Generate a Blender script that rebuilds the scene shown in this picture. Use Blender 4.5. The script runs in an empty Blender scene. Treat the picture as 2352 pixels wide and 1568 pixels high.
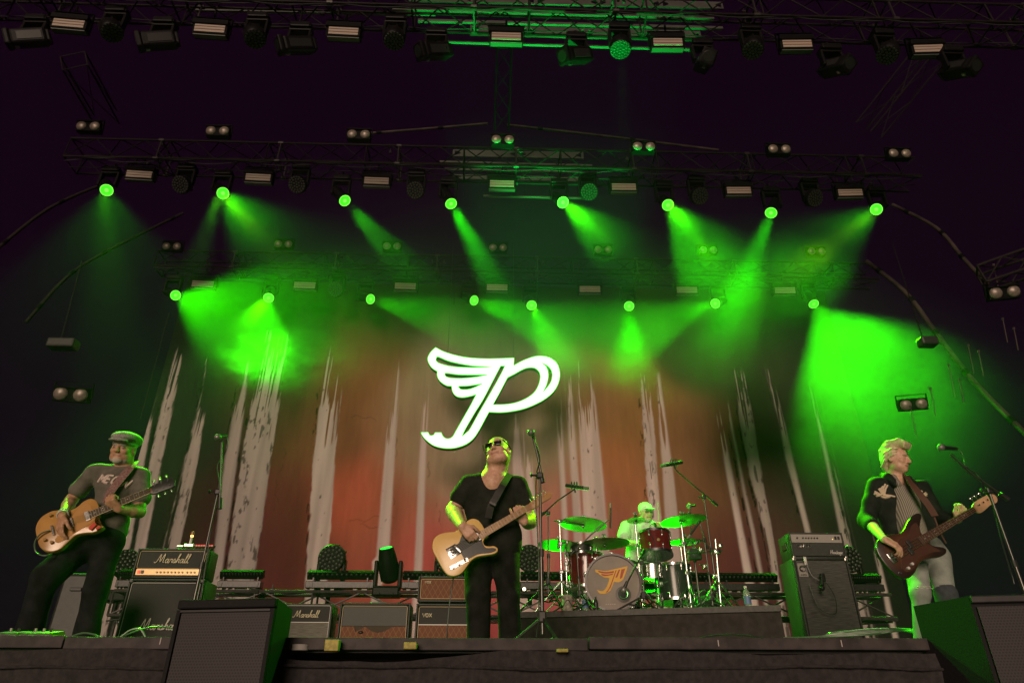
import bpy, bmesh, math, random
import numpy as np
from mathutils import Vector, Matrix, Quaternion
sc = bpy.context.scene
COL = sc.collection
R = math.radians
# ------------------------------------------------------------- camera
F = 1568.0            # focal length in pixels of a 2352 x 1568 picture
CAMZ, PITCH, YAW = -0.35, R(29.5), R(1.8)
cam_data = bpy.data.cameras.new('camera')
cam = bpy.data.objects.new('camera', cam_data)
COL.objects.link(cam)
cam_data.sensor_width = 36.0
cam_data.lens = 36.0 * F / 2352.0
cam_data.clip_end = 300
cam.location = (0, 0, CAMZ)
cam.rotation_euler = (R(90) + PITCH, 0, -YAW)
sc.camera = cam
_f = Vector((math.sin(YAW)*math.cos(PITCH), math.cos(YAW)*math.cos(PITCH), math.sin(PITCH)))
_r = Vector((math.cos(YAW), -math.sin(YAW), 0))
_u = _r.cross(_f)
def P(px, py, Y):
    """point of the plane y=Y seen at picture position px,py (2352 x 1568)"""
    d = _f*F + _r*(px-1176.0) + _u*(784.0-py)
    t = Y/d.y
    return Vector((d.x*t, Y, CAMZ + d.z*t))
def PZ(px, py, Z):
    d = _f*F + _r*(px-1176.0) + _u*(784.0-py)
    t = (Z-CAMZ)/d.z
    return Vector((d.x*t, d.y*t, Z))
# ------------------------------------------------------------- world, sun, exposure
w = bpy.data.worlds.new('World'); sc.world = w; w.use_nodes = True
bg = w.node_tree.nodes['Background']
bg.inputs[0].default_value = (0.85, 0.14, .85, 1)
bg.inputs[1].default_value = 0.0068
sun_d = bpy.data.lights.new('front_light', 'SUN')
sun_d.energy = 2.1; sun_d.angle = R(24); sun_d.color = (1.0, 0.74, 0.55)
sun = bpy.data.objects.new('front_light', sun_d); COL.objects.link(sun)
sun.rotation_euler = Vector((0.22, 1.0, -0.16)).to_track_quat('-Z', 'Y').to_euler()
vs = sc.view_settings
vs.view_transform = 'Standard'; vs.look = 'None'; vs.gamma = 1.0; vs.exposure = 0.0
sc.render.engine = 'CYCLES'
cy = sc.cycles
cy.use_denoising = True
cy.max_bounces = 6; cy.diffuse_bounces = 2; cy.glossy_bounces = 2
cy.transmission_bounces = 4; cy.volume_bounces = 0; cy.transparent_max_bounces = 8
cy.volume_step_rate = 1.0; cy.volume_max_steps = 64
cy.sample_clamp_indirect = 4.0
# ------------------------------------------------------------- materials
MATS = {}
def mat(name, col, rough=0.6, metal=0.0, emis=None, estr=0.0, noise=0.0, nscale=30.0, bump=0.0, spec=0.5, col2=None):
    if name in MATS: return MATS[name]
    m = bpy.data.materials.new(name); m.use_nodes = True; nt = m.node_tree
    b = nt.nodes['Principled BSDF']
    b.inputs['Base Color'].default_value = (*col, 1)
    b.inputs['Roughness'].default_value = rough
    b.inputs['Metallic'].default_value = metal
    b.inputs['Specular IOR Level'].default_value = spec
    if emis:
        b.inputs['Emission Color'].default_value = (*emis, 1)
        b.inputs['Emission Strength'].default_value = estr
    if noise > 0 or bump > 0:
        tc = nt.nodes.new('ShaderNodeTexCoord'); no = nt.nodes.new('ShaderNodeTexNoise')
        no.inputs['Scale'].default_value = nscale; no.inputs['Detail'].default_value = 5
        nt.links.new(tc.outputs['Object'], no.inputs['Vector'])
        if noise > 0:
            mx = nt.nodes.new('ShaderNodeMix'); mx.data_type = 'RGBA'
            c2 = col2 or tuple(max(0, c*(1-noise)) for c in col)
            mx.inputs[6].default_value = (*c2, 1); mx.inputs[7].default_value = (*[min(1, c*(1+noise*.6)) for c in col], 1)
            rp = nt.nodes.new('ShaderNodeMapRange'); rp.inputs[1].default_value = .35; rp.inputs[2].default_value = .65
            nt.links.new(no.outputs['Fac'], rp.inputs[0]); nt.links.new(rp.outputs[0], mx.inputs[0])
            nt.links.new(mx.outputs[2], b.inputs['Base Color'])
        if bump > 0:
            bp = nt.nodes.new('ShaderNodeBump'); bp.inputs['Strength'].default_value = bump; bp.inputs['Distance'].default_value = .01
            nt.links.new(no.outputs['Fac'], bp.inputs['Height']); nt.links.new(bp.outputs[0], b.inputs['Normal'])
    MATS[name] = m
    return m
BLACK = mat('black_plastic', (.022, .019, .021), .45, noise=.3)
DARK = mat('dark_metal', (.03, .027, .03), .4, .4, noise=.3)
TRUSS = mat('dull_alloy', (.012, .009, .009), .6, 0, noise=.3, nscale=8, spec=.12)
RIGB = mat('rig_black', (.004, .0035, .004), .6, noise=.3, spec=.06)
CHROME = mat('chrome', (.75, .75, .75), .22, 1.0)
STEEL = mat('brushed_steel', (.55, .52, .5), .35, 1.0, noise=.2)
RUBBER = mat('rubber_black', (.015, .014, .015), .7)
CABLE = mat('cable_black', (.03, .03, .03), .35)
GREENLENS = mat('lit_lens', (.1, .8, .1), .3, emis=(.05, .75, .01), estr=1.15)
GREENCORE = mat('lit_core', (.1, .8, .1), .3, emis=(.28, 1.0, .10), estr=1.0)
GOLD = mat('gold_piping', (.55, .42, .24), .5)
WHITE = mat('white_paint', (.75, .7, .68), .55)
# ------------------------------------------------------------- mesh builder
def frame(z, x=None):
    z = Vector(z).normalized()
    if x is None: x = Vector((1, 0, 0)) if abs(z.x) < .9 else Vector((0, 1, 0))
    x = Vector(x); x = (x - z*x.dot(z)).normalized(); y = z.cross(x)
    return Matrix((x, y, z)).transposed()
class MB:
    def __init__(s): s.v = []; s.f = []; s.m = []; s.M = Matrix.Identity(4)
    def _add(s, vs, fs, mi):
        n = len(s.v); M = s.M
        s.v += [tuple(M @ Vector(v)) for v in vs]
        s.f += [tuple(i+n for i in f) for f in fs]; s.m += [mi]*len(fs)
        return s
    def box(s, c, d, mi=0, rot=None, ch=0.0):
        c = Vector(c); x, y, z = d[0]/2, d[1]/2, d[2]/2
        rot = rot or Matrix.Identity(3)
        ch = min(ch, x*.9, y*.9, z*.9)
        if ch <= 0:
            vs = [(-x,-y,-z),(x,-y,-z),(x,y,-z),(-x,y,-z),(-x,-y,z),(x,-y,z),(x,y,z),(-x,y,z)]
            fs = [(3,2,1,0),(4,5,6,7),(0,1,5,4),(1,2,6,5),(2,3,7,6),(3,0,4,7)]
            return s._add([c+rot@Vector(v) for v in vs], fs, mi)
        bm = bmesh.new(); bmesh.ops.create_cube(bm, size=1)
        for v in bm.verts: v.co = Vector((v.co.x*2*x, v.co.y*2*y, v.co.z*2*z))
        bmesh.ops.bevel(bm, geom=bm.edges[:], offset=ch, segments=2, affect='EDGES', profile=.5)
        bm.verts.index_update()
        vs = [c+rot@v.co for v in bm.verts]; fs = [tuple(v.index for v in f.verts) for f in bm.faces]; bm.free()
        return s._add(vs, fs, mi)
    def cyl(s, a, b, r, r2=None, n=12, mi=0, cap=True):
        a = Vector(a); b = Vector(b); r2 = r if r2 is None else r2
        Q = frame(b-a); vs = []
        for p, q in ((a, r), (b, r2)):
            for i in range(n):
                t = 2*math.pi*i/n; vs.append(p + Q@Vector((q*math.cos(t), q*math.sin(t), 0)))
        fs = [(i, (i+1) % n, n+(i+1) % n, n+i) for i in range(n)]
        if cap: fs += [tuple(range(n-1, -1, -1)), tuple(range(n, 2*n))]
        return s._add(vs, fs, mi)
    def tube(s, pts, r, n=7, mi=0):
        pts = [Vector(p) for p in pts]
        if len(pts) < 2: return s
        vs = []; fs = []; x = None; m = len(pts)
        for k, p in enumerate(pts):
            d = (pts[min(k+1, m-1)]-pts[max(k-1, 0)])
            if d.length < 1e-9: d = Vector((0, 0, 1))
            Q = frame(d, x if x is not None and abs(d.normalized().dot(x)) < .98 else None); x = Q.col[0].copy()
            rr = r[k] if isinstance(r, (list, tuple)) else r
            for i in range(n):
                t = 2*math.pi*i/n; vs.append(p + Q@Vector((rr*math.cos(t), rr*math.sin(t), 0)))
        for k in range(m-1):
            for i in range(n): fs.append((k*n+i, k*n+(i+1) % n, (k+1)*n+(i+1) % n, (k+1)*n+i))
        fs += [tuple(range(n-1, -1, -1)), tuple(range((m-1)*n, m*n))]
        return s._add(vs, fs, mi)
    def lathe(s, prof, c=(0,0,0), axis=(0,0,1), n=24, mi=0):
        """prof: (radius, height) pairs from the bottom up; closed at both ends"""
        c = Vector(c); Q = frame(axis); vs = []; fs = []
        for (r, h) in prof:
            for i in range(n):
                t = 2*math.pi*i/n; vs.append(c+Q@Vector((max(r, 1e-4)*math.cos(t), max(r, 1e-4)*math.sin(t), h)))
        m = len(prof)
        for k in range(m-1):
            for i in range(n): fs.append((k*n+i, k*n+(i+1) % n, (k+1)*n+(i+1) % n, (k+1)*n+i))
        fs += [tuple(range(n-1, -1, -1)), tuple(range((m-1)*n, m*n))]
        return s._add(vs, fs, mi)
    def ball(s, c, r, n=10, mi=0, sc=(1,1,1), rot=None):
        c = Vector(c); vs = []; fs = []; rot = rot or Matrix.Identity(3); m = n//2+1
        for j in range(m+1):
            a = math.pi*j/m
            for i in range(n):
                t = 2*math.pi*i/n
                vs.append(c+rot@Vector((r*sc[0]*math.sin(a)*math.cos(t), r*sc[1]*math.sin(a)*math.sin(t), r*sc[2]*math.cos(a))))
        for j in range(m):
            for i in range(n): fs.append((j*n+i, (j+1)*n+i, (j+1)*n+(i+1) % n, j*n+(i+1) % n))
        return s._add(vs, fs, mi)
    def prism(s, pts, z0, z1, mi=0, mi_side=None):
        """2-D outline in local xy, extruded from z0 to z1"""
        n = len(pts); a = sum(pts[i][0]*pts[(i+1) % n][1]-pts[(i+1) % n][0]*pts[i][1] for i in range(n))
        if a < 0: pts = pts[::-1]
        vs = [(p[0], p[1], z0) for p in pts]+[(p[0], p[1], z1) for p in pts]
        s._add(vs, [tuple(range(n-1, -1, -1)), tuple(range(n, 2*n))], mi)
        return s._add(vs, [(i, (i+1) % n, n+(i+1) % n, n+i) for i in range(n)], mi if mi_side is None else mi_side)
    def build(s, name, mats, parent=None, smooth=None, loc=None):
        me = bpy.data.meshes.new(name)
        me.from_pydata(s.v, [], s.f)
        if not isinstance(mats, (list, tuple)): mats = [mats]
        for m in mats: me.materials.append(m)
        me.polygons.foreach_set('material_index', s.m)
        me.update()
        if smooth is not None:
            me.polygons.foreach_set('use_smooth', [True]*len(me.polygons))
            me.set_sharp_from_angle(angle=R(smooth))
        o = bpy.data.objects.new(name, me); COL.objects.link(o)
        if parent: o.parent = parent
        if loc is not None: o.location = loc
        return o
def tag(o, label=None, cat=None, group=None, kind=None):
    if label: o['label'] = label
    if cat: o['category'] = cat
    if group: o['group'] = group
    if kind: o['kind'] = kind
    return o
def thing(name, label, cat, loc=(0,0,0), rot=(0,0,0), group=None):
    o = bpy.data.objects.new(name, None); COL.objects.link(o)
    o.location = loc; o.rotation_euler = rot; o.empty_display_size = .1
    return tag(o, label, cat, group)
def kids(o): return [c for c in bpy.data.objects if c.parent == o]
def copy_tree(o, parent=None):
    ch = kids(o); c = o.copy(); COL.objects.link(c); c.parent = parent
    for k in ch: copy_tree(k, c)
    return c
def mb(M=None):
    m = MB()
    if M is not None: m.M = M
    return m
def smooth_path(pts, n=6, closed=False):
    pts = [Vector((p[0], p[1], p[2] if len(p) > 2 else 0)) for p in pts]; out = []; m = len(pts)
    rng = range(m) if closed else range(m-1)
    for i in rng:
        p0 = pts[(i-1) % m] if closed else pts[max(i-1, 0)]; p1 = pts[i]; p2 = pts[(i+1) % m]
        p3 = pts[(i+2) % m] if closed else pts[min(i+2, m-1)]
        for k in range(n):
            t = k/n
            out.append(.5*((2*p1)+(p2-p0)*t+(2*p0-5*p1+4*p2-p3)*t*t+(3*p1-p0-3*p2+p3)*t**3))
    if not closed: out.append(pts[-1])
    return out
def outline(pts, n=5):
    """2-D outline: 'c' as third item marks a corner; the rest is rounded"""
    m = len(pts); cor = [len(p) > 2 for p in pts]; out = []
    if not any(cor): return [(p.x, p.y) for p in smooth_path([(a[0], a[1]) for a in pts], n, True)]
    k0 = cor.index(True); pts = pts[k0:]+pts[:k0]; cor = cor[k0:]+cor[:k0]
    run = [pts[0]]
    for i in range(1, m+1):
        p = pts[i % m]; run.append(p)
        if cor[i % m]:
            out += [(q.x, q.y) for q in smooth_path([(a[0], a[1]) for a in run], n)][:-1]; run = [p]
    return out
def filled(name, loops, depth, mats, parent, mapf):
    """outline with holes -> solid slab; loops in 2-D, mapf(x, y, z) gives the place of each vertex; material 0 faces, 1 sides"""
    cu = bpy.data.curves.new(name, 'CURVE'); cu.dimensions = '2D'; cu.fill_mode = 'BOTH'; cu.extrude = depth/2
    for lp in loops:
        sp = cu.splines.new('POLY'); sp.points.add(len(lp)-1); sp.use_cyclic_u = True
        for i, p in enumerate(lp): sp.points[i].co = (p[0], p[1], 0, 1)
    tmp = bpy.data.objects.new(name, cu); COL.objects.link(tmp)
    bpy.context.view_layer.update()
    me = bpy.data.meshes.new_from_object(tmp.evaluated_get(bpy.context.evaluated_depsgraph_get()))
    bpy.data.objects.remove(tmp); bpy.data.curves.remove(cu)
    me.materials.clear()
    for m in mats: me.materials.append(m)
    for p in me.polygons: p.material_index = 0 if abs(p.normal.z) > .5 else min(1, len(mats)-1)
    for v in me.vertices: v.co = mapf(v.co.x, v.co.y, v.co.z)
    me.update()
    o = bpy.data.objects.new(name, me); COL.objects.link(o); o.parent = parent
    return o
# ------------------------------------------------------------- signed-distance bodies
class Body:
    def __init__(s): s.p = []
    def cap(s, a, b, r1, r2=None, m=0, k=.02, sub=False):
        a = Vector(a); b = Vector(b); s.p.append(('c', a, b, r1, r1 if r2 is None else r2, m, k, sub)); return s
    def ell(s, c, r, Q=None, m=0, k=.02, sub=False):
        s.p.append(('e', Vector(c), tuple(r), Q or Matrix.Identity(3), m, k, sub)); return s
    def chain(s, pts, rs, m=0, k=.02):
        for i in range(len(pts)-1): s.cap(pts[i], pts[i+1], rs[i], rs[i+1], m, k)
        return s
    def box(s, c, d, Q=None, m=0, k=.01, r=.01, sub=False):
        s.p.append(('b', Vector(c), tuple(x/2 for x in d), Q or Matrix.Identity(3), r, m, k, sub)); return s
    def mesh(s, name, mats, parent, h=.007, wr=0.0, wf=18.0, seed=0):
        lo = np.full(3, 1e9); hi = -lo
        def bb(q):
            if q[0] == 'c':
                rr = max(q[3], q[4]); A = np.array(q[1]); B = np.array(q[2]); return np.minimum(A, B)-rr, np.maximum(A, B)+rr
            c = np.array(q[1]); rr = (max(q[2]) if q[0] == 'e' else math.sqrt(sum(x*x for x in q[2]))); return c-rr, c+rr
        for q in s.p:
            if q[-1]: continue
            a, b = bb(q); lo = np.minimum(lo, a); hi = np.maximum(hi, b)
        lo = lo-4*h-wr; hi = hi+4*h+wr; N = np.ceil((hi-lo)/h).astype(int)+1
        ax = [lo[i]+h*np.arange(N[i]) for i in range(3)]
        D = np.full(N, .2, np.float32); RM = np.full(N, .2, np.float32); ID = np.zeros(N, np.int8)
        for q in s.p:
            a, b = bb(q); k = q[-2]; pad = k+3*h+.01
            i0 = np.clip(np.floor((a-pad-lo)/h).astype(int), 0, N-1); i1 = np.clip(np.ceil((b+pad-lo)/h).astype(int)+1, 1, N)
            if np.any(i1 <= i0): continue
            sl = tuple(slice(i0[j], i1[j]) for j in range(3))
            X, Y, Z = np.meshgrid(ax[0][sl[0]], ax[1][sl[1]], ax[2][sl[2]], indexing='ij')
            if q[0] == 'c':
                A, B = q[1], q[2]; dx, dy, dz = B-A; L2 = max(dx*dx+dy*dy+dz*dz, 1e-9)
                t = np.clip(((X-A.x)*dx+(Y-A.y)*dy+(Z-A.z)*dz)/L2, 0, 1)
                d = np.sqrt((X-A.x-t*dx)**2+(Y-A.y-t*dy)**2+(Z-A.z-t*dz)**2)-(q[3]+(q[4]-q[3])*t); mi = q[5]
            else:
                c, r, Q = q[1], q[2], np.array(q[3])
                px, py, pz = X-c.x, Y-c.y, Z-c.z
                u = px*Q[0, 0]+py*Q[1, 0]+pz*Q[2, 0]; v = px*Q[0, 1]+py*Q[1, 1]+pz*Q[2, 1]; w_ = px*Q[0, 2]+py*Q[1, 2]+pz*Q[2, 2]
                if q[0] == 'e':
                    k0 = np.sqrt((u/r[0])**2+(v/r[1])**2+(w_/r[2])**2)
                    k1 = np.sqrt((u/r[0]**2)**2+(v/r[1]**2)**2+(w_/r[2]**2)**2)+1e-9
                    d = k0*(k0-1)/k1; mi = q[4]
                else:
                    rr = q[4]; au = np.abs(u)-r[0]+rr; av = np.abs(v)-r[1]+rr; aw = np.abs(w_)-r[2]+rr
                    d = np.sqrt(np.maximum(au, 0)**2+np.maximum(av, 0)**2+np.maximum(aw, 0)**2)+np.minimum(np.maximum(au, np.maximum(av, aw)), 0)-rr; mi = q[5]
            d = d.astype(np.float32); cur = D[sl]
            if q[-1]:
                if k > 0:
                    hh = np.clip(.5-.5*(cur+d)/k, 0, 1); D[sl] = cur*(1-hh)-d*hh+k*hh*(1-hh)
                else: D[sl] = np.maximum(cur, -d)
                continue
            if k > 0:
                hh = np.clip(.5+.5*(cur-d)/k, 0, 1); D[sl] = cur*(1-hh)+d*hh-k*hh*(1-hh)
            else: D[sl] = np.minimum(cur, d)
            rm = RM[sl]; idd = ID[sl]; better = d < rm
            rm[better] = d[better]; idd[better] = mi
        if wr > 0:
            rg = random.Random(seed); X, Y, Z = np.meshgrid(*ax, indexing='ij')
            W = np.zeros(N, np.float32)
            for q in range(5):
                f = wf*(.6+.25*q); a_, b_, c_ = rg.uniform(-1, 1), rg.uniform(-1, 1), rg.uniform(-1, 1)
                w2 = 2.2*np.sin((X*b_+Y*c_+Z*a_)*wf*.45+q)
                W += (1-np.abs(np.sin((X*a_+Y*b_*.6+Z*c_)*f+w2+q*1.7))*1.6).astype(np.float32)/(1+.4*q)
            D = D+wr*W*.5
        S = D < 0
        c = np.zeros(tuple(N-1), bool); full = np.ones(tuple(N-1), bool)
        for i in (0, 1):
            for j in (0, 1):
                for l in (0, 1):
                    q = S[i:N[0]-1+i, j:N[1]-1+j, l:N[2]-1+l]; c |= q; full &= q
        act = np.argwhere(c & ~full)
        idx = np.full(tuple(N-1), -1, np.int32); idx[act[:, 0], act[:, 1], act[:, 2]] = np.arange(len(act))
        acc = np.zeros((len(act), 3)); cnt = np.zeros(len(act))
        for ax_ in range(3):
            o1, o2 = [(1, 2), (0, 2), (0, 1)][ax_]
            for i in (0, 1):
                for j in (0, 1):
                    b0 = act.copy(); b0[:, o1] += i; b0[:, o2] += j; b1 = b0.copy(); b1[:, ax_] += 1
                    d0 = D[b0[:, 0], b0[:, 1], b0[:, 2]]; d1 = D[b1[:, 0], b1[:, 1], b1[:, 2]]
                    mk = (d0 < 0) != (d1 < 0); t = np.where(mk, d0/(d0-d1+1e-12), 0)
                    pt = b0.astype(float); pt[:, ax_] += t
                    acc[mk] += pt[mk]; cnt[mk] += 1
        V = lo+h*acc/np.maximum(cnt, 1)[:, None]
        faces = []
        for ax_ in range(3):
            o1, o2 = [(1, 2), (2, 0), (0, 1)][ax_]
            sA = [slice(None)]*3; sB = [slice(None)]*3; sA[ax_] = slice(0, -1); sB[ax_] = slice(1, None)
            A = S[tuple(sA)]; B = S[tuple(sB)]
            E = np.argwhere(A != B)
            ok = (E[:, o1] > 0) & (E[:, o2] > 0) & (E[:, o1] < N[o1]-1) & (E[:, o2] < N[o2]-1) & (E[:, ax_] < N[ax_]-1)
            E = E[ok]; fl = A[E[:, 0], E[:, 1], E[:, 2]]
            def ci(a, b):
                q = E.copy(); q[:, o1] -= a; q[:, o2] -= b; return idx[q[:, 0], q[:, 1], q[:, 2]]
            quad = np.stack([ci(1, 1), ci(0, 1), ci(0, 0), ci(1, 0)], 1)
            quad[~fl] = quad[~fl][:, ::-1]; faces.append(quad)
        Fq = np.concatenate(faces); Fq = Fq[(Fq >= 0).all(1)]
        me = bpy.data.meshes.new(name); me.from_pydata(V.tolist(), [], Fq.tolist())
        cen = V[Fq].mean(1); ii = np.clip(((cen-lo)/h+.5).astype(int), 0, N-1)
        mids = ID[ii[:, 0], ii[:, 1], ii[:, 2]].astype(int)
        for m in mats: me.materials.append(m)
        me.polygons.foreach_set('material_index', np.clip(mids, 0, len(mats)-1).tolist())
        me.polygons.foreach_set('use_smooth', [True]*len(me.polygons)); me.update()
        o = bpy.data.objects.new(name, me); COL.objects.link(o)
        if parent: o.parent = parent
        return o
# ------------------------------------------------------------- lettering as strokes (unit height 1, x to the right)
SCRIPT = {  # slanted script letters; every stroke a list of points
 'M': ([[(-.25,.1),(-.1,0),(.1,.25),(.35,1.0),(.42,.1),(.8,1.05),(.78,.15),(.9,.05)]], 1.0),
 'a': ([[(.38,.38),(.2,.44),(.04,.2),(.13,.0),(.28,.1),(.38,.38)],[(.43,.46),(.36,.08),(.42,.0),(.54,.06)]], .5),
 'r': ([[(0,.03),(.14,.45),(.18,.38),(.36,.42),(.3,.1),(.4,.03)]], .4),
 's': ([[(0,.03),(.2,.48),(.3,.15),(.15,0),(.06,.08)],[(.25,.02),(.38,.03)]], .36),
 'h': ([[(0,.03),(.3,.75),(.36,1.0),(.26,.95),(.08,.02),(.2,.36),(.36,.42),(.34,.08),(.46,.03)]], .46),
 'l': ([[(0,.03),(.26,.7),(.32,1.0),(.22,.95),(.1,.2),(.16,0),(.28,.06)]], .28),
 'H': ([[(.1,0),(.3,1)],[(.5,0),(.7,1)],[(.1,.5),(.65,.55)]], .7),
 'e': ([[(.05,.22),(.3,.3),(.26,.45),(.1,.35),(.08,.08),(.22,0),(.36,.1)]], .36),
 'i': ([[(.05,.42),(.03,.08),(.12,.0),(.2,.08)]], .2),
 't': ([[(.2,.85),(.08,.08),(.18,0),(.26,.08)],[(.02,.5),(.32,.55)]], .27),
 'g': ([[(.32,.42),(.12,.42),(.06,.12),(.26,.1),(.36,.42),(.22,-.4),(0,-.3)],[(.3,.0),(.42,.1)]], .42),
}
BLOCK = {
 'M': ([[(0,0),(0,1),(.4,.35),(.8,1),(.8,0)]], 1.05), 'E': ([[(.55,1),(0,1),(0,0),(.55,0)],[(0,.5),(.5,.5)]], .8),
 'O': ([[(.35,1),(.08,.85),(0,.5),(.08,.15),(.35,0),(.62,.15),(.7,.5),(.62,.85),(.35,1)]], .95),
 'W': ([[(0,1),(.22,0),(.45,.7),(.68,0),(.9,1)]], 1.15), 'V': ([[(0,1),(.4,0),(.8,1)]], .95), 'X': ([[(0,0),(.75,1)],[(0,1),(.75,0)]], .95),
 'A': ([[(0,0),(.4,1),(.8,0)],[(.15,.35),(.65,.35)]], .95), 'P': ([[(0,0),(0,1),(.45,1),(.6,.75),(.45,.5),(0,.5)]], .75),
 'G': ([[(.65,.85),(.35,1),(.05,.8),(0,.5),(.08,.15),(.35,0),(.65,.15),(.65,.45),(.4,.45)]], .9),
 'R': ([[(0,0),(0,1),(.45,1),(.6,.75),(.45,.5),(0,.5)],[(.25,.5),(.6,0)]], .8), 'C': ([[(.65,.85),(.35,1),(.05,.8),(0,.5),(.05,.2),(.35,0),(.65,.15)]], .85),
 'S': ([[(.55,.9),(.3,1),(.05,.85),(.1,.6),(.5,.42),(.6,.18),(.3,0),(0,.1)]], .8), 'N': ([[(0,0),(0,1),(.6,0),(.6,1)]], .85),
 'I': ([[(0,0),(0,1)]], .25), 'L': ([[(0,1),(0,0),(.5,0)]], .7), 'D': ([[(0,0),(0,1),(.4,.9),(.6,.5),(.4,.1),(0,0)]], .8),
}
def letters(text, font, slant=.0, smooth=True):
    """-> list of strokes and the total width, in units of letter height"""
    x = 0; out = []
    for ch in text:
        if ch == ' ': x += .5; continue
        st, wd = font[ch]
        for s_ in st:
            pts = [(x+p[0]+slant*p[1], p[1]) for p in s_]
            if smooth: pts = [(q.x, q.y) for q in smooth_path(pts, 4)]
            out.append(pts)
        x += wd
    return out, x
def write(name, text, font, M, height, wid, m, parent, slant=0., smooth=True, depth=.0015, center=True):
    st, W = letters(text, font, slant, smooth); b = MB()
    for s_ in st:
        pts = [M@Vector(((p[0]-(W/2 if center else 0))*height, p[1]*height, depth)) for p in s_]
        b.tube(pts, wid, 5)
    return b.build(name, m, parent)
# ------------------------------------------------------------- setting
LIPY = 3.3
GROUND = mat('pit_ground', (.03, .03, .032), .9, noise=.4, nscale=3, bump=.3)
b = mb(); b.box((0, 20, -1.95), (120, 120, .1)); tag(b.build('ground', GROUND), kind='structure')
DECK = mat('stage_ply', (.035, .03, .032), .55, noise=.4, nscale=6, bump=.1)
b = mb(); b.box((0, 9.7, -.03), (26, 12.74, .06)); tag(b.build('stage_floor', DECK), kind='structure')
def ragged(x, s=1.0):
    return (math.sin(x*3.1+.4)*.5+math.sin(x*7.7+1.3)*.3+math.sin(x*19.3)*.15+math.sin(x*41.)*.06)*s
# the front lip: planks of worn dark board
LIPM = mat('lip_board', (.046, .037, .039), .7, noise=.45, nscale=14, bump=.5)
b = mb(); x = -6.0; rg = random.Random(3)
while x < 6:
    L = 1.9+rg.random()*.6; dz = rg.uniform(-.004, .004)
    b.box((x+L/2, LIPY-.02, -.026+dz), (L-.006, .035, .05), ch=.004); x += L
tag(b.build('stage_lip', LIPM), kind='structure')
b = mb()
for px in range(-5, 60):                                  # pale chalk marks along the edge
    X = px*.19-2.6+rg.uniform(-.05, .05)
    if rg.random() < .35: b.box((X, LIPY-.0395, -.022), (.004, .002, .025+.01*rg.random()))
tag(b.build('edge_marks', mat('chalk', (.5, .45, .42), .8)), kind='structure')
# dark understage framing behind the gap
b = mb(); b.box((0, LIPY+.35, -.9), (14, .05, 1.7)); tag(b.build('understage', mat('understage_black', (.008, .006, .008), .9)), kind='structure')
# skirt cloth: gathered sheet with a wavy upper hem
nx, nz = 560, 26; X = np.linspace(-6, 6, nx); vs = []; fs = []
for i, x in enumerate(X):
    top = -.062+ragged(x, .012)
    if -1.35 < x < .1: top -= .035*math.sin(math.pi*(x+1.35)/1.45)
    for j in range(nz):
        t = j/(nz-1); z = top*(1-t)-1.7*t
        y = LIPY-.055+.012*math.sin(x*9+2*math.sin(x*2.3))*(.3+t)+.004*math.sin(x*37+j)-.012*math.exp(-((t-.05)/.03)**2)
        vs.append((x, y, z))
for i in range(nx-1):
    for j in range(nz-1): a = i*nz+j; fs.append((a, a+1, a+nz+1, a+nz))
me = bpy.data.meshes.new('stage_skirt'); me.from_pydata(vs, [], fs); me.update()
SK = mat('skirt_cloth', (.032, .027, .029), .95, noise=.35, nscale=40, bump=.6)
me.materials.append(SK); me.polygons.foreach_set('use_smooth', [True]*len(me.polygons))
o = bpy.data.objects.new('stage_skirt', me); COL.objects.link(o)
tag(o, 'dark grey gathered cloth hanging below the front edge of the stage', 'cloth')
# a rolled hem seam
b = mb(); pts = [Vector((x, LIPY-.075-.006*math.sin(x*5), -.125+ragged(x+1, .010))) for x in np.linspace(-6, 6, 220)]
b.tube(pts, .007, 6); o2 = b.build('hem', SK, o, 60)
# yellow-taped blocks under the lip
YT = mat('yellow_tape', (.42, .36, .07), .6, noise=.3, nscale=60)
for (px, py, w_, h_, lab) in ((764, 1482, .06, .045, 'yellow taped block under the stage lip right of the small grey amplifier'),
                              (943, 1483, .055, .028, 'small yellow taped block under the lip below the brown amplifiers'),
                              (1291, 1494, .05, .014, 'thin strip of yellow tape on the stage edge right of the singer')):
    p = P(px, py, LIPY-.085); b = mb(); b.box((0, 0, 0), (w_, .05, h_), ch=.004)
    tag(b.build('taped_block', YT, loc=p), lab, 'block', 'yellow taped blocks under the stage lip')
p = P(690, 1487, LIPY-.03); b = mb(); b.lathe([(.034, -.012), (.036, -.01), (.036, .012), (.02, .013)], n=24)
tag(b.build('tape_roll', mat('white_tape', (.45, .42, .4), .6), smooth=30, loc=p), 'pale roll of tape lying under the stage lip beside the dark speaker', 'tape')
# ------------------------------------------------------------- painted backdrop
BY = 14.8
def vnoise(X, Z, sx, sz, seed, octs=3):
    rg = np.random.RandomState(seed); out = np.zeros_like(X); amp = 1; tot = 0
    for o_ in range(octs):
        T = rg.rand(256, 256); u = X/sx*(2**o_)+1000.3; v = Z/sz*(2**o_)+1000.7
        i = np.floor(u).astype(int); j = np.floor(v).astype(int); fu = u-i; fv = v-j
        fu = fu*fu*(3-2*fu); fv = fv*fv*(3-2*fv)
        a = T[i % 256, j % 256]; b_ = T[(i+1) % 256, j % 256]; c_ = T[i % 256, (j+1) % 256]; d_ = T[(i+1) % 256, (j+1) % 256]
        out += amp*((a*(1-fu)+b_*fu)*(1-fv)+(c_*(1-fu)+d_*fu)*fv); tot += amp; amp *= .5
    return out/tot
xl = P(262, 1250, BY).x; xr = P(2052, 1250, BY).x; zt = P(1176, 655, BY).z; zb = -.0+.02
gx = np.arange(xl, xr, .021); gz = np.arange(zb, zt, .024)
GX, GZ = np.meshgrid(gx, gz, indexing='ij')
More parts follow.
